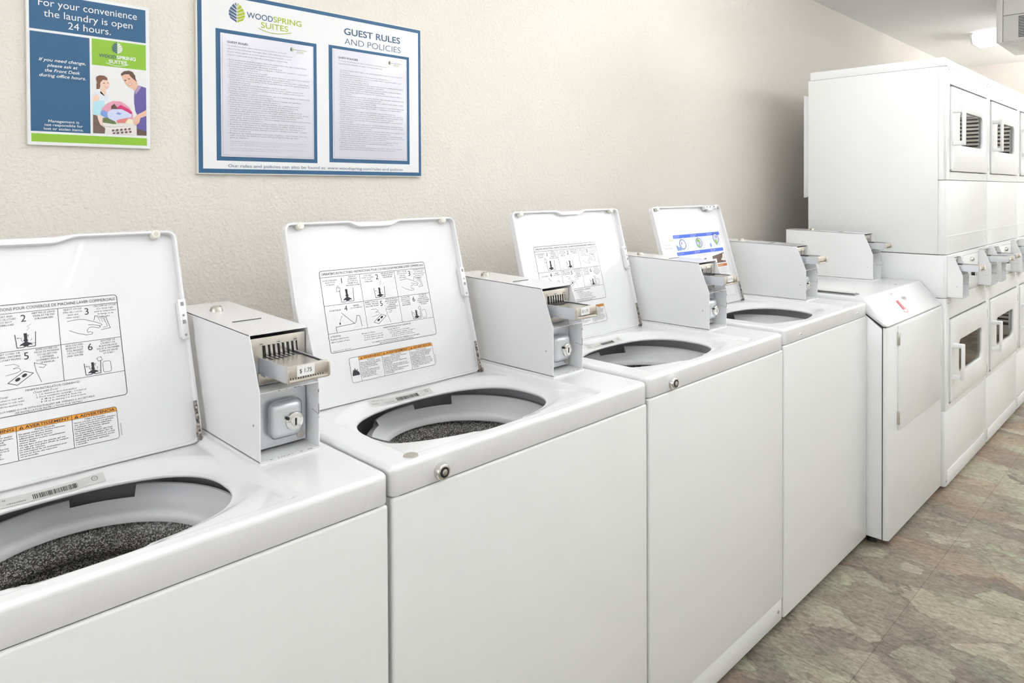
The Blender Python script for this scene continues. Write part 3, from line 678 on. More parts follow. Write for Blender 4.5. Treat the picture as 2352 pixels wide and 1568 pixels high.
def make_lid(root, B, tilt, length, width, kind, dx=0):
    """lid standing open; its own frame: x to the right edge at 0, z up the lid, +y behind. inner face at y=0"""
    mb = MB(); W, H = width, length; D = .013
    mb.prism(rrect(-W+.002, -.002, .002, H-.002, .015, 5), 'y', 0, .0025, 'enamel')
    # rim: swept along the rounded outline, shallower around the finger notch
    o = rrect(-W, 0, 0, H, .016, 6); i_ = rrect(-W+.0045, -.0045, .0045, H-.0045, .012, 6)
    # subdivide the top edge so that it can dip
    def dens(lo):
        out = []
        for a, b in zip(lo, lo[1:]+lo[:1]):
            n = max(1, int(math.hypot(b[0]-a[0], b[1]-a[1])/.006)) if len(lo) else 1
            for k in range(n): out.append((a[0]+(b[0]-a[0])*k/n, a[1]+(b[1]-a[1])*k/n))
        return out
    b = bmesh.new(); seglist = []
    for k in range(len(o)):
        k2 = (k+1) % len(o); n = max(1, int(math.hypot(o[k2][0]-o[k][0], o[k2][1]-o[k][1])/.006))
        for q in range(n):
            f = q/n; seglist.append(((o[k][0]+(o[k2][0]-o[k][0])*f, o[k][1]+(o[k2][1]-o[k][1])*f), (i_[k][0]+(i_[k2][0]-i_[k][0])*f, i_[k][1]+(i_[k2][1]-i_[k][1])*f)))
    rws = []
    for (p, q) in seglist:
        dip = 0
        if p[1] > H-.004 and kind != 'new':
            dip = smooth(-.305, -.275, p[0])*(1-smooth(-.200, -.160, p[0]))
        d = D if p[1] > .03 else D*.35+D*.65*p[1]/.03
        zo = -.004*dip; zi = -.010*dip
        rws.append([b.verts.new(v) for v in ((q[0], .0030, q[1]+zo), (p[0], .0030, p[1]+zo), (p[0], -d+.0015, p[1]+zo), (p[0]+(q[0]-p[0])*.3, -d, p[1]+(q[1]-p[1])*.3+zo), (q[0], -d, q[1]+zi), (q[0]+(q[0]-p[0])*.15, -d+.002, q[1]+(q[1]-p[1])*.15+zi), (q[0]+(q[0]-p[0])*.15, .0005, q[1]+(q[1]-p[1])*.15+zi))])
    n = len(rws)
    for k in range(n):
        A, C = rws[k], rws[(k+1) % n]
        for j in range(6): b.faces.new((A[j], C[j], C[j+1], A[j+1]))
    bmesh.ops.recalc_face_normals(b, faces=b.faces[:])
    mb._merge(b, 'enamel')
    lid = mb.build('lid', root, 35)
    lid.location = B; lid.rotation_euler = (R(-tilt), 0, 0)
    for bxp in (-.036, -W+.036):
        q = MB(); z = H-.007; q.cyl((bxp, -.0150, z), (bxp, -.002, z), .0078, .0085, 'cream_frame', 20, .0015); q.cyl((bxp, -.0156, z), (bxp, -.0145, z), .0040, m='steel', n=14); q.build('bumper', lid)
    if kind != 'new':
        q = MB(); q.box(-.0135, -.0005, -D-.0018, -D+.002, .183, .256, 'enamel', .0012); q.prism([(-.0135, .188), (-.0135, .251), (-.001, .262), (-.001, .177)], 'y', -D+.001, -.001, 'enamel')
        for z, sq in ((.247, 1), (.226, 0), (.214, 1), (.190, 0)):
            if sq: q.box(-.0100, -.0045, -D-.0022, -D, z-.0035, z+.0035, 'grey_plastic')
            else: q.cyl((-.0070, -D-.0022, z), (-.0070, -D, z), .0022, m='grey_plastic', n=12)
        q.build('latch_strip', lid)
    else:
        q = MB(); q.box(-.122, -.052, -.020, -.001, H-.018, H-.002, 'enamel', .004); q.box(-.105, -.07, -.021, -.010, H-.024, H-.012, 'enamel', .003)
        for a in (-.112, -.088, -.060): q.cyl((a, -.0208, H-.009), (a, -.019, H-.009), .0022, m='ink', n=10)
        q.build('latch_cover', lid)
    # corroded hinge bracket
    q = MB(); rr = random.Random(int(B[0]*1000)); pts = []
    for k in range(12): pts.append((-.0030-rr.uniform(0, .0006), .004+k*.0062))
    for k in range(11, -1, -1): pts.append((-.0082-rr.uniform(-.0006, .0008)-(.0015 if k < 4 else 0), .004+k*.0062))
    q.prism(pts, 'y', -D-.0012, -D+.004, 'rust', .0006, 1)
    for z in (.016, .030, .047, .060): q.cyl((-.0062, -D-.0026, z), (-.0062, -D, z), .0021, m='steel', n=10)
    q.cyl((-.004, -.004, .003), (.006, -.004, .003), .0075, .006, 'rust', 14, .001)
    tag(q.build('hinge', lid), 'corroded brown and grey metal hinge')
    if kind == 'new': picture_label(lid)
    else: instruction_label(lid, dx)
    return lid

def barcode(root, x0, y0, z, w=.165):
    P = Print((x0, y0, z), (1, 0, 0), (0, 1, 0), .0003)
    for i in range(14):
        for j in range(3): P.rect(w*i/14, .018*j/3, w*(i+1)/14, .018*(j+1)/3, 'label_silver', 1)
    rr = random.Random(5); x = w*.42
    P.text('MODEL', .006, .004, .003, .016, 'ink', 2, res=1); P.text('TYPE 110 - 01', .008, .012, .0030, .028, 'ink', 2, res=1); P.text('C51010276', w*.22, .004, .0030, .024, 'ink', 2, res=1)
    while x < w*.78:
        a = rr.uniform(.0004, .0014); P.rect(x, .003, x+a, .013, 'ink', 2); x += a+rr.uniform(.0005, .0014)
    P.ering(w*.92, .011, .004, .004, .0007, 'ink', 2); P.text('UL', w*.92, .0095, .0030, .004, 'ink', 2, al='c', res=1)
    def surf(x, y):
        t = math.atan2(y-.210, x-.310); lx, ly = lip_point(t); return deck_height(x, y, math.hypot(x-lx, y-ly))
    for i, v in enumerate(P.V):
        lift = v.z-z; P.V[i] = Vector((v.x, v.y, z+.0122+surf(v.x, v.y)+lift+.0004))
    P.build('rating_label', root)

def lid_lock(root, x, z, r=.0145):
    q = MB(); q.cyl((x, -.0105, z), (x, .001, z), r*.86, r, 'chrome', 28, .0015); q.cyl((x, -.0115, z), (x, -.006, z), r*.60, m='black', n=20); q.cyl((x, -.0125, z), (x, -.006, z), r*.36, m='steel', n=16, bev=.0008)
    q.build('front_lock', root)

def top_loader(i, seam, dz, lidp, label, nose, price, lock=None, crease=True, dx=0, screws=()):
    t = thing('washing_machine', label, 'washing machine', ((i*P_), 0, 0), 'top-loading coin-operated washing machines')
    c = MB()
    pr = [(0, seam-.001), (0, .105), (.003, .090), (.003, .030), (.655, .030), (.655, seam-.001)] if crease else [(0, seam-.001), (0, .030), (.655, .030), (.655, seam-.001)]
    b0, b1 = .004, .686
    # hollow shell: front, sides, back
    c.box(b0, b1, .0, .016, .030 if not crease else .094, seam-.0006, 'enamel_side', .005, 3)
    if crease: c.box(b0+.0, b1-.0, .003, .016, .030, .0955, 'enamel_side', .003, 2)
    c.box(b0, b0+.008, .012, .655, .030, seam-.001, 'enamel_side', .002); c.box(b1-.008, b1, .012, .655, .030, seam-.001, 'enamel_side', .002)
    c.box(b0, b1, .648, .655, .030, seam-.001, 'enamel_side', .002); c.box(b0+.005, b1-.005, .01, .65, .034, .04, 'dark')
    c.box(b0+.006, b1-.006, .004, .65, seam-.004, seam+.003, 'dark') if False else None
    for x in screws: c.cyl((x, .0015, .062), (x, .004, .062), .0045, m='steel', n=12)
    c.build('cabinet', t)
    # dark strips standing in for the shade inside the seam gap
    g = MB(); 
    for bx in ((.020, .670, .004, .008), (.020, .670, .640, .645), (.012, .016, .010, .64), (.674, .678, .010, .64)): g.box(*bx, seam-.010, seam+.005, 'dark')
    g.build('seam_shade', t)
    for x in (.05, .64):
        for y in (.05, .60): MB().cyl((x, y, 0), (x, y, .032), .018, .012, 'dark', 16).build('foot', t)
    make_deck(t, dz, seam)
    o = dz-.858
    # splash ring and basket
    cx, cy = .342, .222; r = MB()
    zz = lambda p: [(a, b+o) for a, b in p]
    r.lathe((cx, cy, 0), zz([(.172, .744), (.165, .748), (.164, .756), (.168, .763), (.176, .766), (.182, .769), (.187, .775), (.190, .780)]), 'ring_plastic', 96)
    r.lathe((cx, cy, 0), zz([(.190, .780), (.200, .7965), (.203, .7975), (.204, .775)]), 'ring_plastic', 60, -75, 58)
    r.lathe((cx, cy, 0), zz([(.190, .780), (.1965, .7900), (.1995, .7905), (.204, .775)]), 'ring_plastic', 24, 86, 124)
    r.lathe((cx, cy, 0), zz([(.190, .780), (.204, .775), (.214, .75)]), 'ring_plastic', 96)
    r.build('splash_ring', t)
    q = MB(); q.lathe((cx, .258, 0), zz([(.222, .74), (.226, .80), (.228, .822)]), 'tub_grey', 72); q.lathe((cx, .258, 0), zz([(.240, .70), (.222, .741)]), 'tub_grey', 72)
    q.build('tub_cover', t)
    q = MB(); q.lathe((cx, cy+.012, 0), zz([(.190, .752), (.186, .746), (.179, .736), (.172, .722), (.170, .708), (.172, .698), (.178, .691), (.189, .688), (.195, .675), (.198, .45), (.18, .42), (.0, .42)]), 'speckle', 96)
    # drain holes
    for zrow in (.60, .55, .50):
        for k in range(24):
            a = R(k*15+(7 if zrow == .55 else 0)); rr_ = .1975
            q.cyl((cx+rr_*math.cos(a), cy+.012+rr_*math.sin(a), zrow+o), (cx+(rr_-.002)*math.cos(a), cy+.012+(rr_-.002)*math.sin(a), zrow+o), .0035, m='black', n=8)
    q.build('wash_basket', t)
    q = MB(); q.lathe((cx, cy+.012, 0), zz([(.10, .425), (.06, .45), (.035, .50), (.028, .56), (.030, .66), (.024, .69), (0, .695)]), 'ring_plastic', 32); q.build('agitator', t)
    make_lid(t, lidp[0], lidp[1], lidp[2], lidp[3], lidp[4] if len(lidp) > 4 else 'old', dx)
    barcode(t, lidp[0][0]-.325, .3475, dz-.0122)
    if lock: lid_lock(t, *lock)
    coin_meter(t, .560, .166, dz+.004, nose=nose, price=price)
    return t
W1 = top_loader(0, .8102, .858, ((.551, .378, .846), 18.8, .389, .460), 'nearest white top-loading washer, cut off by the left edge, open lid showing its instruction label', .062, '$ 1.75', crease=True)
W2 = top_loader(1, .8155, .8635, ((.521, .372, .8515), 15.9, .3845, .456), 'white top-loading washer with a coin lying on its top panel beside a round front lock', .055, '$ 1.75', lock=(.098, .833))
W3 = top_loader(2, .8233, .871, ((.543, .403, .859), 14.6, .3815, .485), 'third white top-loading washer from the left, lid label partly hidden behind a coin box', .042, '$ 1.75', lock=(.097, .842), dx=-.026, screws=(.662,))
W4 = top_loader(3, .833, .881, ((.503, .388, .869), 16.2, .374, .466, 'new'), 'white top-loading washer whose open lid carries a blue-banded colour picture label', .038, None, crease=False)
# screws on the front edge of the fourth washer
for x, z in ((.115, .850), (.588, .853)):
    q = MB(); q.cyl((x, -.002, z), (x, .001, z), .0055, .006, 'white_plastic', 16, .0008); q.cyl((x, -.0026, z), (x, -.001, z), .0022, m='ink', n=8); q.build('screw', W4)

# coin lying on the second washer
q = MB(); q.cyl((0, 0, 0), (0, 0, .0018), .0122, m='steel', n=40, bev=.0004)
for k in range(6): a = R(60*k); q.box(.004*math.cos(a)-.0015, .004*math.cos(a)+.0015, .005*math.sin(a)-.001, .005*math.sin(a)+.001, .0017, .0021, 'steel', .0003)
coin = q.build('coin'); coin.location = (.7445, .0215, .8630); tag(coin, 'round silver coin lying flat near the front corner of a washer top', 'coin')

# ------------------------------------------------------------------ front loading washer (fifth)
def front_loader():
    t = thing('washing_machine', 'front-loading washer with sloped control panel and red decal beside the stacked dryers', 'washing machine', (2.766, 0, 0))
    Wd = .684
    MB().prism([(-.050, .033), (-.050, .788), (.016, .842), (.66, .842), (.66, .033)], 'x', 0, Wd, 'enamel', .002).build('cabinet', t)
    f = MB(); f.prism([(0, -.0495), (0, -.058), (.004, -.066), (.012, -.070), (Wd-.012, -.070), (Wd-.002, -.060), (Wd, -.0495)], 'z', .033, .795, 'enamel_side', .002, 2)
    f.box(-.0006, .001, -.0515, -.0488, .033, .795, 'dark'); f.build('front_panel', t)
    tp = MB(); tp.prism([(.66, .846), (.66, .896), (.014, .896), (-.066, .806), (-.070, .799), (-.052, .797), (.018, .846)], 'x', -.002, Wd, 'enamel', .006, 3); tp.build('top_panel', t)
    g = MB(); g.prism([(.655, .841), (.017, .841), (-.052, .792), (-.060, .792), (-.060, .800), (.015, .848), (.655, .848)], 'x', .001, Wd-.004, 'dark'); g.build('seam_shade', t)  # dark filler, gives the gap under the top panel its shade
    d = MB(); d.box(.097, Wd-.025, -.0765, -.069, .410, .792, 'enamel_side', .003, 2)
    dr = d.build('door', t)
    for z in (.455, .745):
        h = MB(); h.box(.0925, .0985, -.079, -.070, z-.024, z+.024, 'steel', .0008); [h.cyl((.0955, -.0795, z+k), (.0955, -.078, z+k), .0012, m='ink', n=8) for k in (-.016, 0, .016)]
        h.build('hinge', dr)
    h = MB(); h.box(Wd-.045, Wd-.028, -.0785, -.075, .55, .72, 'enamel_side', .003); h.build('door_pull', dr)
    # control decal on the slope
    sl = Vector((0, .080, .090)).normalized()
    P = Print((.175, -.0585, .8150), (1, 0, 0), tuple(sl), .0006)
    P.o += P.n*.0009
    P.ering(.085, .048, .032, .043, .0026, 'red_ink', 2, 36); P.rect(.073, .018, .097, .060, 'red_ink', 1, .003)
    P.line([(.030, .070), (.030, .020), (.050, .012), (.050, .030)], .0018, 'soft_ink'); P.line([(-.02, .016), (.012, .024)], .0014, 'soft_ink')
    for k in range(5): P.rect(.020+k*.014, .008, .026+k*.014, .012, 'grey_ink')
    P.line([(.150, .050), (.190, .050)], .0012, 'grey_ink')
    for k in range(3): P.rect(.15+k*.016, .056, .160+k*.016, .066, 'grey_ink', 1)
    P.text('COMMERCIAL WASHER', .02, -.002, .004, .07, 'grey_ink', res=1)
    P.build('control_decal', t)
    s = MB(); s.box(.022, .070, .052, .30, .8955, .9015, 'grey_plastic', .002); s.box(.036, .066, .060, .30, .9010, .9040, 'label_silver', .0012)
    s.box(.0215, .034, .056, .299, .9005, .9022, 'dark', .0005)
    tag(s.build('dispenser_strip', t), 'dark grey ribbed strip')
    MB().box(.46, .462, .04, .05, .8955, .8966, 'ink').build('small_mark', t)
    coin_meter(t, .517, .150, .900, depth=.38, nose=.045, lock=False)
    for x in (.05, .63):
        for y in (0, .6): MB().cyl((x, y, 0), (x, y, .034), .018, .012, 'dark', 16).build('foot', t)
front_loader()

# ------------------------------------------------------------------ stacked dryers
def stacked_dryer():
    t = thing('stacked_dryer', 'nearest white stacked dryer, its plain side panel facing the washers', 'dryer', (3.4607, 0, 0), 'stacked coin-operated dryers')
    W = .7395; f0, f1 = -.0814, -.0500
    MB().box(0, W, f1, .500, 1.010, 1.8085, 'enamel_side', .002).build('upper_cabinet', t)
    MB().box(0, W, f1, .500, .022, .824, 'enamel_side', .002).build('lower_cabinet', t)
    MB().box(.001, W-.001, -.048, .495, .82, 1.012, 'dark').build('seam_shade', t)  # dark block puts shade into the seams around the meter band
    def front(z0, z1, name, m='enamel_side'):
        mb = MB(); mb.prism([(.0, f1), (.0, f0+.014), (.004, f0+.004), (.014, f0), (W-.014, f0), (W-.004, f0+.004), (W, f0+.014), (W, f1)], 'z', z0, z1, m, .0015, 2); return mb
    def frame(z0, z1, hz0, hz1):
        # front frame with a rectangular recess for the door
        mb = MB(); b = bmesh.new(); xs = [(.0, f1), (.0, f0+.014), (.004, f0+.004), (.014, f0)]
        mb.prism([(0, f1), (0, f0+.014), (.004, f0+.004), (.014, f0), (.052, f0), (.052, f1)], 'z', z0, z1, 'enamel_side', .001, 1)
        mb.prism([(W-.008, f1), (W-.008, f0), (W-.014, f0), (W-.0145, f0), (W-.0145, f1)], 'z', z0, z1, 'enamel_side')
        mb.prism([(W-.0145, f1), (W-.0145, f0), (W-.004, f0+.004), (W, f0+.014), (W, f1)], 'z', z0, z1, 'enamel_side', .001, 1)
        mb.box(.052, W-.0145, f0, f1, z0, hz0, 'enamel_side'); mb.box(.052, W-.0145, f0, f1, hz1, z1, 'enamel_side')
        return mb
    fu = frame(1.328, 1.8075, 1.362, 1.738); fl = frame(.3465, .8235, .366, .735)
    for mb, zz in ((fu, 1.796), (fl, .802)):
        for x in (.034, W-.012): mb.cyl((x, f0-.0008, zz), (x, f0+.001, zz), .0028, m='ink', n=10)
    uf = fu.build('upper_front_frame', t); lf = fl.build('lower_front_frame', t)
    p = front(1.0105, 1.3255, 'x'); p.box(.022, W-.020, f0-.0022, f0+.001, 1.0855, 1.0885, 'enamel_side', .001); p.box(.022, W-.02, f0-.0007, f0+.001, 1.0835, 1.0860, 'soft_ink') if False else None
    p.build('upper_access_panel', t)
    p = front(.022, .344, 'x'); p.box(.020, W-.045, f0-.0030, f0+.001, .030, .0870, 'enamel_side', .0025); p.cyl((.012, f0+.0002, .045), (.012, f0-.0005, .045), .003, m='ink', n=8); p.build('lower_access_panel', t)
    c = MB(); c.prism([(-.0805, 1.8085), (-.0805, 1.840), (-.072, 1.8475), (.490, 1.8475), (.490, 1.8085)], 'x', -.002, W, 'enamel', .003, 2); c.build('top_cap', t)
    # meter band between the two units
    MB().prism([(.0, .49), (.0, f0+.012), (.012, f0-.001), (W-.008, f0-.001), (W, f0+.010), (W, .49)], 'z', .8255, 1.0075, 'enamel', .002, 2).build('meter_band', t)
    coin_meter(t, .016, -.139, .829, depth=.058, s=.88, nose=.058, price=None, plate=False)
    coin_meter(t, .566, -.134, .829, depth=.053, s=.88, nose=.070, price=None, wd=.125, plate=False)
    q = MB(); q.box(.255, .555, f0-.0030, f0, .832, .992, 'zinc', .001); q.box(.262, .548, f0-.0038, f0-.002, .838, .986, 'enamel_side', .001)
    q.cyl((.42, f0-.020, .897), (.42, f0-.003, .897), .009, m='black', n=20); q.cyl((.42, f0-.023, .897), (.42, f0-.019, .897), .010, m='chrome', n=20)
    q.cyl((.40, f0-.016, .965), (.40, f0-.003, .965), .010, .012, 'chrome', 20, .001); q.cyl((.40, f0-.017, .965), (.40, f0-.01, .965), .005, m='black', n=14)
    q.build('vault_plate', t)
    # doors
    def door(z0, z1, wz0, wz1):
        yo = f0-.007
        outer = rrect(.058, .722, z0, z1, .012, 6); inner = rrect(.188, .612, wz0, wz1, .032, 6)
        d = MB(); d.ringplate(outer, inner, yo, f0+.010, 'enamel_side')
        d.ringplate(rrect(.182, .618, wz0-.006, wz1+.006, .036, 6), rrect(.206, .594, wz0+.016, wz1-.016, .024, 6), f0+.008, f0+.016, 'drum_dark')
        do = d.build('door', t, 35)
        MB().prism(rrect(.184, .616, wz0-.004, wz1+.004, .03, 5), 'y', f0+.002, f0+.0045, 'glass').build('window', do)
        h = MB(); hx = .074; zt, zb2 = wz1+.002, wz0-.004
        for z in (zt-.018, zb2): h.prism([(hx-.004, yo+.001), (hx+.010, yo-.040), (hx+.030, yo-.040), (hx+.030, yo-.034), (hx+.020, yo+.001)], 'z', z, z+.018, 'white_plastic', .002, 2)
        h.box(hx+.000, hx+.030, yo-.042, yo-.032, zb2, zt, 'white_plastic', .003, 2); h.build('handle', do)
        for z in (z1-.055, z0+.030):
            g = MB(); g.box(.7235, .7285, yo-.001, f0, z-.02, z+.02, 'steel', .0008); g.build('hinge', do)
    door(1.366, 1.728, 1.480, 1.631); door(.371, .727, .474, .622)
    # dark drums behind the windows
    for zc_ in (1.55, .55):
        q = MB(); q.cyl((W/2, -.035, zc_), (W/2, .42, zc_), .21, m='drum_dark', n=40) if False else q.box(.18, .63, -.048, -.044, zc_-.12, zc_+.12, 'drum_dark'); q.build('drum', t)
    # vent hood on the back
    MB().prism(rrect(.500, .533, 1.250, 1.745, [.0, .0, .030, .030], 6), 'x', .03, W-.03, 'enamel', .002, 2).build('rear_cover', t)
    return t
D1 = stacked_dryer()
for k, lb in ((1, 'second white stacked dryer from the washers, seen between two others'), (2, 'farthest white stacked dryer, cut off by the right edge of the picture')):
    c = copy_tree(D1); c.location.x += k*.7428; c['label'] = lb

# ------------------------------------------------------------------ wall poster and sign
def leaf(P, cx, cz, w, h, left, right, lift=4):
    n = 6
    def edge(f):      # half width of the leaf at height f (0 bottom .. 1 top)
        return w/2*(math.sin(math.pi*min(1, f**.85)))**.75 if 0 < f < 1 else 0
    for side, m in ((-1, left), (1, right)):
        for k in range(n):
            a0 = .06+k*.150; a1 = a0+.105
            e0, e1 = edge(min(.98, a0+.13)), edge(min(.98, a1+.13)); z = lambda f: cz-h/2+h*min(1, f)
            P.poly([(cx+side*w*.02, z(a0)), (cx+side*w*.02, z(a1)), (cx+side*(e1+w*.01), z(a1+.17)), (cx+side*(e0+w*.01), z(a0+.15))], m, lift)

def poster():
    t = thing('poster', 'small blue and green laundry hours poster on the wall above the nearest washer', 'poster', (.4845, YW, 1.5395))
    X = lambda x: x-.4845
    Z = lambda z: z-1.5395
    MB().box(X(.3705), X(.5985), -.008, -.0005, Z(1.3845), Z(1.6955), 'cream_frame', .001).build('backing_board', t)
    P = Print((0, -.0082, 0), (1, 0, 0), (0, 0, 1), .0002)
    Rc = lambda a, b, c, d, m, l=2: P.rect(X(a), Z(b), X(c), Z(d), m, l)
    Rc(.3715, 1.3855, .5975, 1.6945, 'board', 1)
    Rc(.3757, 1.6165, .5905, 1.6885, 'blue'); Rc(.3762, 1.4125, .4812, 1.6115, 'blue'); Rc(.4852, 1.5570, .5905, 1.6120, 'green'); Rc(.3770, 1.3915, .5908, 1.4080, 'green')
    T = lambda s, u0, u1, z, h, m='white_ink', **k: P.text(s, X(u0), Z(z), h, u1-u0, m, 4, **k)
    T('For your convenience', .3912, .5730, 1.6645, .0155, res=4); T('the laundry is open', .4004, .5640, 1.6435, .0150, res=4); T('24 hours.', .4427, .5215, 1.6240, .0150, res=4)
    T('If you need change,', .3909, .4735, 1.5540, .0066, res=3, shear=.25, bold=.01); T('please ask at', .4050, .4590, 1.5435, .0062, res=3, shear=.25, bold=.01)
    T('the Front Desk', .4011, .4633, 1.5330, .0066, res=3, shear=.25, bold=.01); T('during office hours.', .3915, .4735, 1.5228, .0066, res=3, shear=.25, bold=.01)
    T('Management is', .4060, .4602, 1.4315, .0054, res=3, bold=.008); T('not responsible for', .3993, .4670, 1.4238, .0054, res=3, bold=.008); T('lost or stolen items.', .3982, .4682, 1.4160, .0054, res=3, bold=.008)
    leaf(P, X(.5335), Z(1.5975), .0200, .0260, 'navy_ink', 'white_ink')
    T('WOOD', .4984, .5312, 1.5748, .0074, 'navy_ink', res=3, bold=.01); T('SPRING', .5322, .5700, 1.5748, .0074, 'white_ink', res=3, bold=.025); T('SUITES', .5168, .5520, 1.5645, .0074, 'white_ink', res=3, bold=.025)
    P.line([(X(.5121+.043*i/8), Z(1.5640-.0048*math.sin(math.pi*i/8)+.0008*i/8)) for i in range(9)], .0012, 'white_ink', 4)
    P.build('printed_sheet', t)
    # the photograph on the poster: two people holding a laundry basket
    Q = Print((0, -.0082, 0), (1, 0, 0), (0, 0, 1), .00022)
    def H(x, y):
        u = (x-(65+50*y/1440))/(1163-28*y/1440); top = 15+95*u; bot = 1440+40*u; v = (y-top)/(bot-top)
        u = max(0, min(1, u)); v = max(0, min(1, v)); return (X(.4852+.1048*u), Z(1.5562-.1425*v))
    def G(pts, m, l=3): Q.poly([H(*p) for p in pts], 'photo_'+m, l)
    def E(cx, cy, rx, ry, m, l=4, rot=0):
        G([(cx+rx*math.cos(a)*math.cos(rot)-ry*math.sin(a)*math.sin(rot), cy+rx*math.cos(a)*math.sin(rot)+ry*math.sin(a)*math.cos(rot)) for a in [2*math.pi*i/18 for i in range(18)]], m, l)
    G([(60, 10), (1240, 110), (1255, 1480), (110, 1440)], 'white', 2)
    # woman
    G([(165, 400), (170, 520), (235, 510), (250, 440), (210, 380)], 'hair2', 3)
    G([(155, 300), (165, 255), (230, 228), (320, 235), (385, 275), (395, 330), (300, 320), (250, 370), (235, 430), (180, 400)], 'hair2', 5)
    G([(250, 370), (300, 300), (395, 320), (440, 400), (430, 470), (380, 530), (350, 545), (290, 510), (245, 440)], 'skin2', 4)
    G([(255, 480), (360, 530), (370, 610), (330, 660), (250, 600)], 'skin2', 3)
    E(320, 390, 22, 8, 'hair', 6); E(402, 385, 16, 7, 'hair', 6); G([(330, 460), (430, 455), (400, 492), (355, 490)], 'coral', 6); G([(342, 465), (422, 461), (400, 480), (358, 480)], 'white', 7)
    G([(105, 600), (200, 540), (260, 560), (330, 640), (400, 620), (430, 760), (330, 800), (280, 900), (110, 920)], 'mist', 3)
    G([(105, 660), (180, 620), (240, 700), (200, 780), (110, 790)], 'skin2', 4)
    G([(108, 790), (200, 760), (330, 760), (350, 860), (290, 960), (280, 1090), (200, 1060), (112, 1050)], 'sky', 5)
    G([(112, 1050), (210, 1080), (230, 1180), (290, 1280), (365, 1330), (360, 1450), (122, 1440)], 'brown', 4)
    G([(190, 1050), (280, 1090), (300, 1180), (300, 1290), (260, 1260), (215, 1150)], 'skin2', 6)
    # man
    G([(690, 230), (675, 190), (740, 130), (850, 115), (930, 140), (990, 220), (1000, 290), (1030, 350), (960, 300), (900, 250), (850, 190), (760, 195)], 'hair', 6)
    G([(700, 235), (760, 190), (850, 190), (930, 280), (1000, 300), (1030, 350), (1050, 440), (985, 540), (930, 485), (850, 460), (780, 390), (730, 300)], 'skin', 5)
    E(775, 322, 24, 10, 'hair', 7); E(855, 290, 26, 10, 'hair', 7); G([(825, 400), (900, 365), (925, 400), (870, 435)], 'coral', 7); G([(838, 403), (898, 377), (910, 398), (868, 420)], 'white', 8); G([(805, 330), (825, 325), (835, 375), (808, 380)], 'skin2', 6)
    G([(985, 540), (1070, 420), (1160, 450), (1235, 470), (1250, 940), (1040, 1040), (1000, 960), (975, 800), (970, 640)], 'purple', 4)
    G([(985, 540), (1070, 420), (1130, 450), (1050, 560), (1000, 620)], 'lilac', 5)
    G([(1100, 1100), (1248, 1060), (1252, 1400), (1040, 1340), (1030, 1260)], 'purple', 4); G([(1035, 1330), (1252, 1395), (1254, 1480), (1042, 1475)], 'hair', 5)
    G([(1245, 930), (1248, 1060), (1110, 1110), (1090, 1210), (1010, 1270), (960, 1230), (970, 1110), (1020, 1060), (1130, 1010)], 'skin', 6)
    # basket and clothes
    G([(300, 1180), (960, 1200), (1010, 1260), (1040, 1475), (380, 1450), (360, 1330), (290, 1270)], 'basket', 5)
    G([(285, 920), (420, 800), (520, 760), (680, 765), (860, 880), (940, 1000), (950, 1130), (880, 1180), (700, 1150), (300, 1000)], 'pink', 6)
    G([(480, 870), (545, 820), (600, 890), (700, 880), (700, 930), (480, 930)], 'hair', 7); G([(600, 900), (680, 840), (860, 930), (930, 1000), (900, 1040), (760, 980), (690, 920), (600, 925)], 'magenta', 8)
    G([(410, 990), (500, 935), (700, 930), (830, 990), (915, 1040), (900, 1100), (780, 1120), (640, 1150), (540, 1180), (430, 1130), (400, 1060)], 'pale_blue', 9)
    G([(270, 990), (330, 955), (400, 1000), (440, 1080), (400, 1120), (310, 1080), (265, 1040)], 'mid_blue', 8); G([(580, 1030), (620, 990), (700, 1020), (660, 1050)], 'mid_blue', 10)
    G([(310, 1120), (430, 1110), (560, 1190), (600, 1240), (380, 1250), (310, 1210)], 'olive', 7); G([(600, 1170), (740, 1110), (840, 1110), (780, 1220), (610, 1220)], 'coral', 8); G([(780, 1210), (850, 1130), (920, 1140), (960, 1200), (900, 1240)], 'cream', 9)
    G([(300, 1215), (560, 1250), (780, 1245), (970, 1220), (985, 1262), (780, 1290), (560, 1300), (330, 1290)], 'basket', 10)
    for r_, (y0, n) in enumerate(((1380, 5), (1440, 5))):
        for k in range(n): E(525+k*87+r_*18, y0-k*9, 27, 22, 'hole', 11, -.4)
    Q.build('printed_photo', t)
poster()

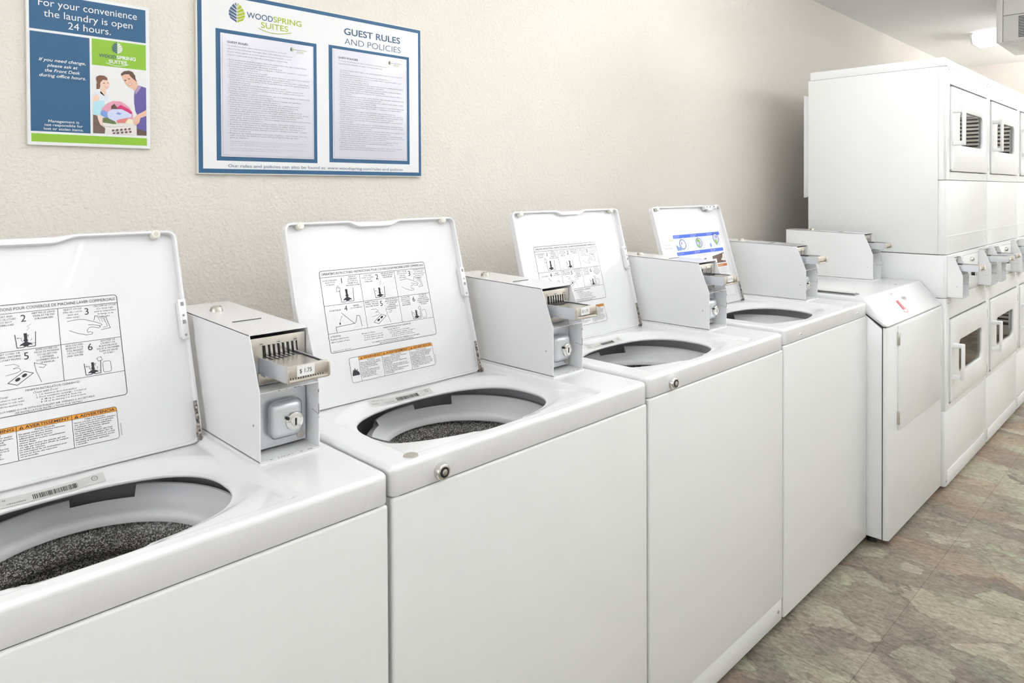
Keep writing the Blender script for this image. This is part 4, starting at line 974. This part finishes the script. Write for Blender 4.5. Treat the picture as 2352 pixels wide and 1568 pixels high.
RULES = ['Being involved in any police matter where the matter arises through no fault of your', '  own or due to circumstances beyond your control.', 'Possessing or using any illegal substances, including drugs.', 'Possessing an unauthorized weapon or firearm including and concealed or open carry', '  weapons regardless of license.', 'Having pets of any kind on the property.', 'Tampering with or removing window locks, smoke detectors and other safety measures.', 'Leaving room or common area windows or doors propped open.', 'Failure of visitors to enter through the lobby entrance or otherwise fail to follow these', '  Guest Rules. An invitee violation of the Guest Rules may result in the guest being asked', '  to leave the property.', 'Soliciting or ordering of any kind, anywhere on the property.', 'Consuming alcoholic beverages anywhere on the property outside of your room.', 'Parking utility trailers, oversized vehicles and inoperable vehicles on the property.', 'Parking in unauthorized areas.', 'Washing, repairing, modifying, advertising the sale of or storing vehicles on the property;', "  said vehicles will be towed at owner's expense.", 'Being outside your room without being fully clothed, including shirt and shoes.', 'Grilling, barbecuing or creating fire hazards anywhere.', 'Displaying items including signage, lighting, clothing, etc., outside your room.', 'Leaving minors unattended anywhere on property, including in your room.', 'Causing disruptions, including the use of car horns, in the parking lot.', 'Damaging or destroying hotel property and facilities anywhere on the property.', 'Disrupting other guests with loud noise, TV, music, disorderly conduct or large groups.', 'Feeding stray animals on the property or keeping animals inside parked vehicles.', 'Leaving trash or personal items in common areas or unauthorized areas.', 'Using skates, skateboards, bikes or other recreational devices in common areas including', '  hallways, sidewalks and parking lots.', 'Creating or staying in unsanitary conditions (trash, odors, dirty clothes, food, etc.).', 'Being listed on the National Sex Offender Database (or similar state/local database).', 'Using the WoodSpring Suites name and contact information for any business or', '  commercial purpose including ongoing food service, including social media, Craigslist', '  or other search tools.', 'Engaging in any activity, including social media, Craigslist or other internet outlet that', '  might jeopardize the safety and routine delivery of any WoodSpring Suites', '  guest or employee.']
POLICIES = ['Check-in is anytime after 3 p.m. on the stated arrival date, unless otherwise arranged at', '  the property.', 'A valid government-issued photo ID is required for all transactions.', 'Any guests paying cash may be required to provide a valid credit card number or cash', '  deposit to cover incidentals at check-in.', 'Room charges must be paid in advance.', 'No full or partial refunds will be issued to guests who check out, including those evicted', '  from the property for violating the Guest Rules and Policies.', 'Pre-existing damages at hotel rooms must be reported to the front desk immediately', '  after registration to avoid responsibility and potential charges.', 'Guests must vacate their rooms before 11 a.m. on their reservation departure date or', '  avoid a late fee.', 'Those wishing to stay beyond their original departure date must make arrangements with', '  the front desk prior to their registration departure date.', 'Tobacco smoking is permitted only in designated areas on the property. Violation of this', '  smoking policy will be met with a charge of $250.', 'Damage or destruction of hotel property by registered guests or their visitors may result', '  in immediate termination of their stay, and repair or replacement of property will be', '  charged to the guest.', 'Management reserves the right to enter and inspect guest rooms at any time.', 'Guests staying in rooms deemed to be unsanitary by management will need to vacate or', '  remedy the situation or will be asked to leave. Guests will be charged a minimum of $25', '  for the services needed to return their room to guest-readiness standards.', 'Safety cameras are used throughout the premises, and guest activities on our property', '  may be recorded.', 'If employees discover the modification or removal of safety measures, including window', '  locks or smoke detectors, guests may be asked to leave immediately, and will be charged', "  for the restoration of the hotel's property.", 'As part of our commitment to guest safety, employees will not disclose the identity, room', '  number or presence of a guest to anyone other than appropriate law', '  enforcement. This includes the assigned or delivery of messages or internal forwarding', '  of phone calls. It is the responsibility of guests to communicate their telephone and room', '  number to any person they wish to receive calls or visits from.', 'For registered guests, with permission, to receive access to packages at a special', '  delivery at the property, we are not responsible for any packages or their', '  contents or the contents of them.', 'Hotel assumes no responsibility for any personal items left or misplaced while using the', '  gym facilities. If you use the hotel gym facilities, you do so at your own risk.']
def sign():
    t = thing('notice_board', 'large blue-bordered guest rules and policies board holding two printed sheets on the wall', 'sign', (1.0225, YW, 1.548))
    X = lambda x: x-1.0225
    Z = lambda z: z-1.548
    MB().box(X(.6985), X(1.3465), -.010, -.0005, Z(1.3310), Z(1.7650), 'cream_frame', .001).build('backing_board', t)
    P = Print((0, -.0102, 0), (1, 0, 0), (0, 0, 1), .00022)
    P.rect(X(.7010), Z(1.3338), X(1.3440), Z(1.7625), 'blue', 1); P.rect(X(.7110), Z(1.3440), X(1.3350), Z(1.7530), 'board', 2)
    P.rect(X(.7425), Z(1.3635), X(1.0046), Z(1.6745), 'blue', 3); P.rect(X(1.0400), Z(1.3670), X(1.3020), Z(1.6780), 'blue', 3)
    T = lambda s, u0, u1, z, h, m='ink', l=4, **k: P.text(s, X(u0), Z(z), h, u1-u0, m, l, **k)
    leaf(P, X(.7940), Z(1.7172), .0390, .0500, 'navy_ink', 'lime_ink')
    T('WOOD', .8183, .8850, 1.7115, .0145, 'navy_ink', res=5, bold=.01); T('SPRING', .8862, .9622, 1.7118, .0145, 'lime_ink', res=5, bold=.01); T('SUITES', .8541, .9254, 1.6930, .0145, 'lime_ink', res=5, bold=.01)
    P.line([(X(.8472+.0861*i/12), Z(1.6908-.0078*math.sin(math.pi*(i/12)**.9)+.0008*i/12)) for i in range(13)], .0016, 'lime_ink', 4)
    T('GUEST RULES', 1.0872, 1.2705, 1.7125, .0180, 'navy_ink', res=5, bold=.015); T('AND POLICIES', 1.0881, 1.2719, 1.6860, .0175, 'navy_ink', res=5, bold=-.012)
    T('Our rules and policies can also be found at: www.woodspring.com/rules-and-policies', .7692, 1.2776, 1.3480, .0078, 'navy_ink', res=3)
    P.build('printed_face', t)
    def sheet(x0, x1, z0, z1, head, intro, lines, lx, ztop, zbot, logo, tail):
        mb = MB(); mb.box(X(x0), X(x1), -.0125, -.0108, Z(z0), Z(z1), 'paper', .0004); o = mb.build('paper_sheet', t)
        Q = Print((0, -.0126, 0), (1, 0, 0), (0, 0, 1), .00015)
        Q.line([(X(x0+.004), Z(z1-.003)), (X(x0+.004), Z(z0+.004)), (X(x1-.003), Z(z0+.004)), (X(x1-.003), Z(z1-.003))], .0006, 'grey_ink', 1)
        Q.text(head, X(lx), Z(ztop), .0050, .051 if 'RULES' in head else .061, 'ink', 2, res=2, bold=.01)
        z = ztop-.0075
        for s, wd in intro: Q.text(s, X(lx), Z(z), .0034, wd, 'soft_ink', 2, res=1); z -= .0072
        z -= .004 if len(intro) > 2 else .010
        n = len(lines); dz_ = (z-zbot)/(n-1); wmax = x1-lx-.014
        full = max(glyphs(l.strip(), 1, 0, 0)[3] for l in lines)
        for l in lines:
            ind = .0045; s = l.strip()
            if not l.startswith(' '): Q.ell(X(lx)+.0012, Z(z)+.0014, .0007, .0007, 'soft_ink', 2, 6)
            g = glyphs(s, 1, 0, 0); Q.text(s, X(lx)+ind, Z(z), .0034, min(wmax, (g[3]-g[2])/full*wmax), 'soft_ink', 2, res=1); z -= dz_
        for i, s in enumerate(tail): Q.text(s, X(lx)+.006, Z(zbot-.0085-i*.0046-(.003 if i > 2 else 0)), .0020, wmax*(.94 if i not in (2, 4) else .6), 'grey_ink', 2, res=1)
        leaf(Q, X(logo[0]+.004), Z(logo[1]), .0085, .0120, 'navy_ink', 'lime_ink', 2)
        Q.text('WOOD', X(logo[0]+.010), Z(logo[1]-.001), .0030, .016, 'navy_ink', 2, res=1); Q.text('SPRING', X(logo[0]+.0265), Z(logo[1]-.001), .0030, .019, 'lime_ink', 2, res=1); Q.text('SUITES', X(logo[0]+.018), Z(logo[1]-.006), .0030, .018, 'lime_ink', 2, res=1)
        Q.line([(X(logo[0]+.016), Z(logo[1]-.0072)), (X(logo[0]+.027), Z(logo[1]-.0085)), (X(logo[0]+.038), Z(logo[1]-.0072))], .0004, 'lime_ink', 2)
        Q.build('printed_text', o)
    sheet(.7530, .9945, 1.3732, 1.6655, 'GUEST RULES:', [('To ensure a positive guest experience for everyone, please be', .150), ('advised of the following hotel rules. Any of the following disruptions', .166), ('by you, other registered or non-registered room occupants, or your', .164), ('visitors could result in the immediate termination of your stay.', .154)], RULES, .7690, 1.6435, 1.4180, (.9300, 1.6500),
          ['WoodSpring Suites reserves the right to ask any guest or visitor to leave the property for violating these rules', 'without refund. Refunds to be determined at the discretion of management and subject to local law', 'and state law. These rules may be changed at any time.', 'If you have any questions about these rules please contact the front desk or management during office hours', 'and they will be happy to assist you with them.'])
    sheet(1.0500, 1.2922, 1.3770, 1.6700, 'GUEST POLICIES:', [('To ensure our promise of a clean, comfortable and simple guest', .154), ('experience for all guests, we want to state the following:', .140)], POLICIES, 1.0675, 1.6455, 1.4020, (1.2290, 1.6530), [])
sign()
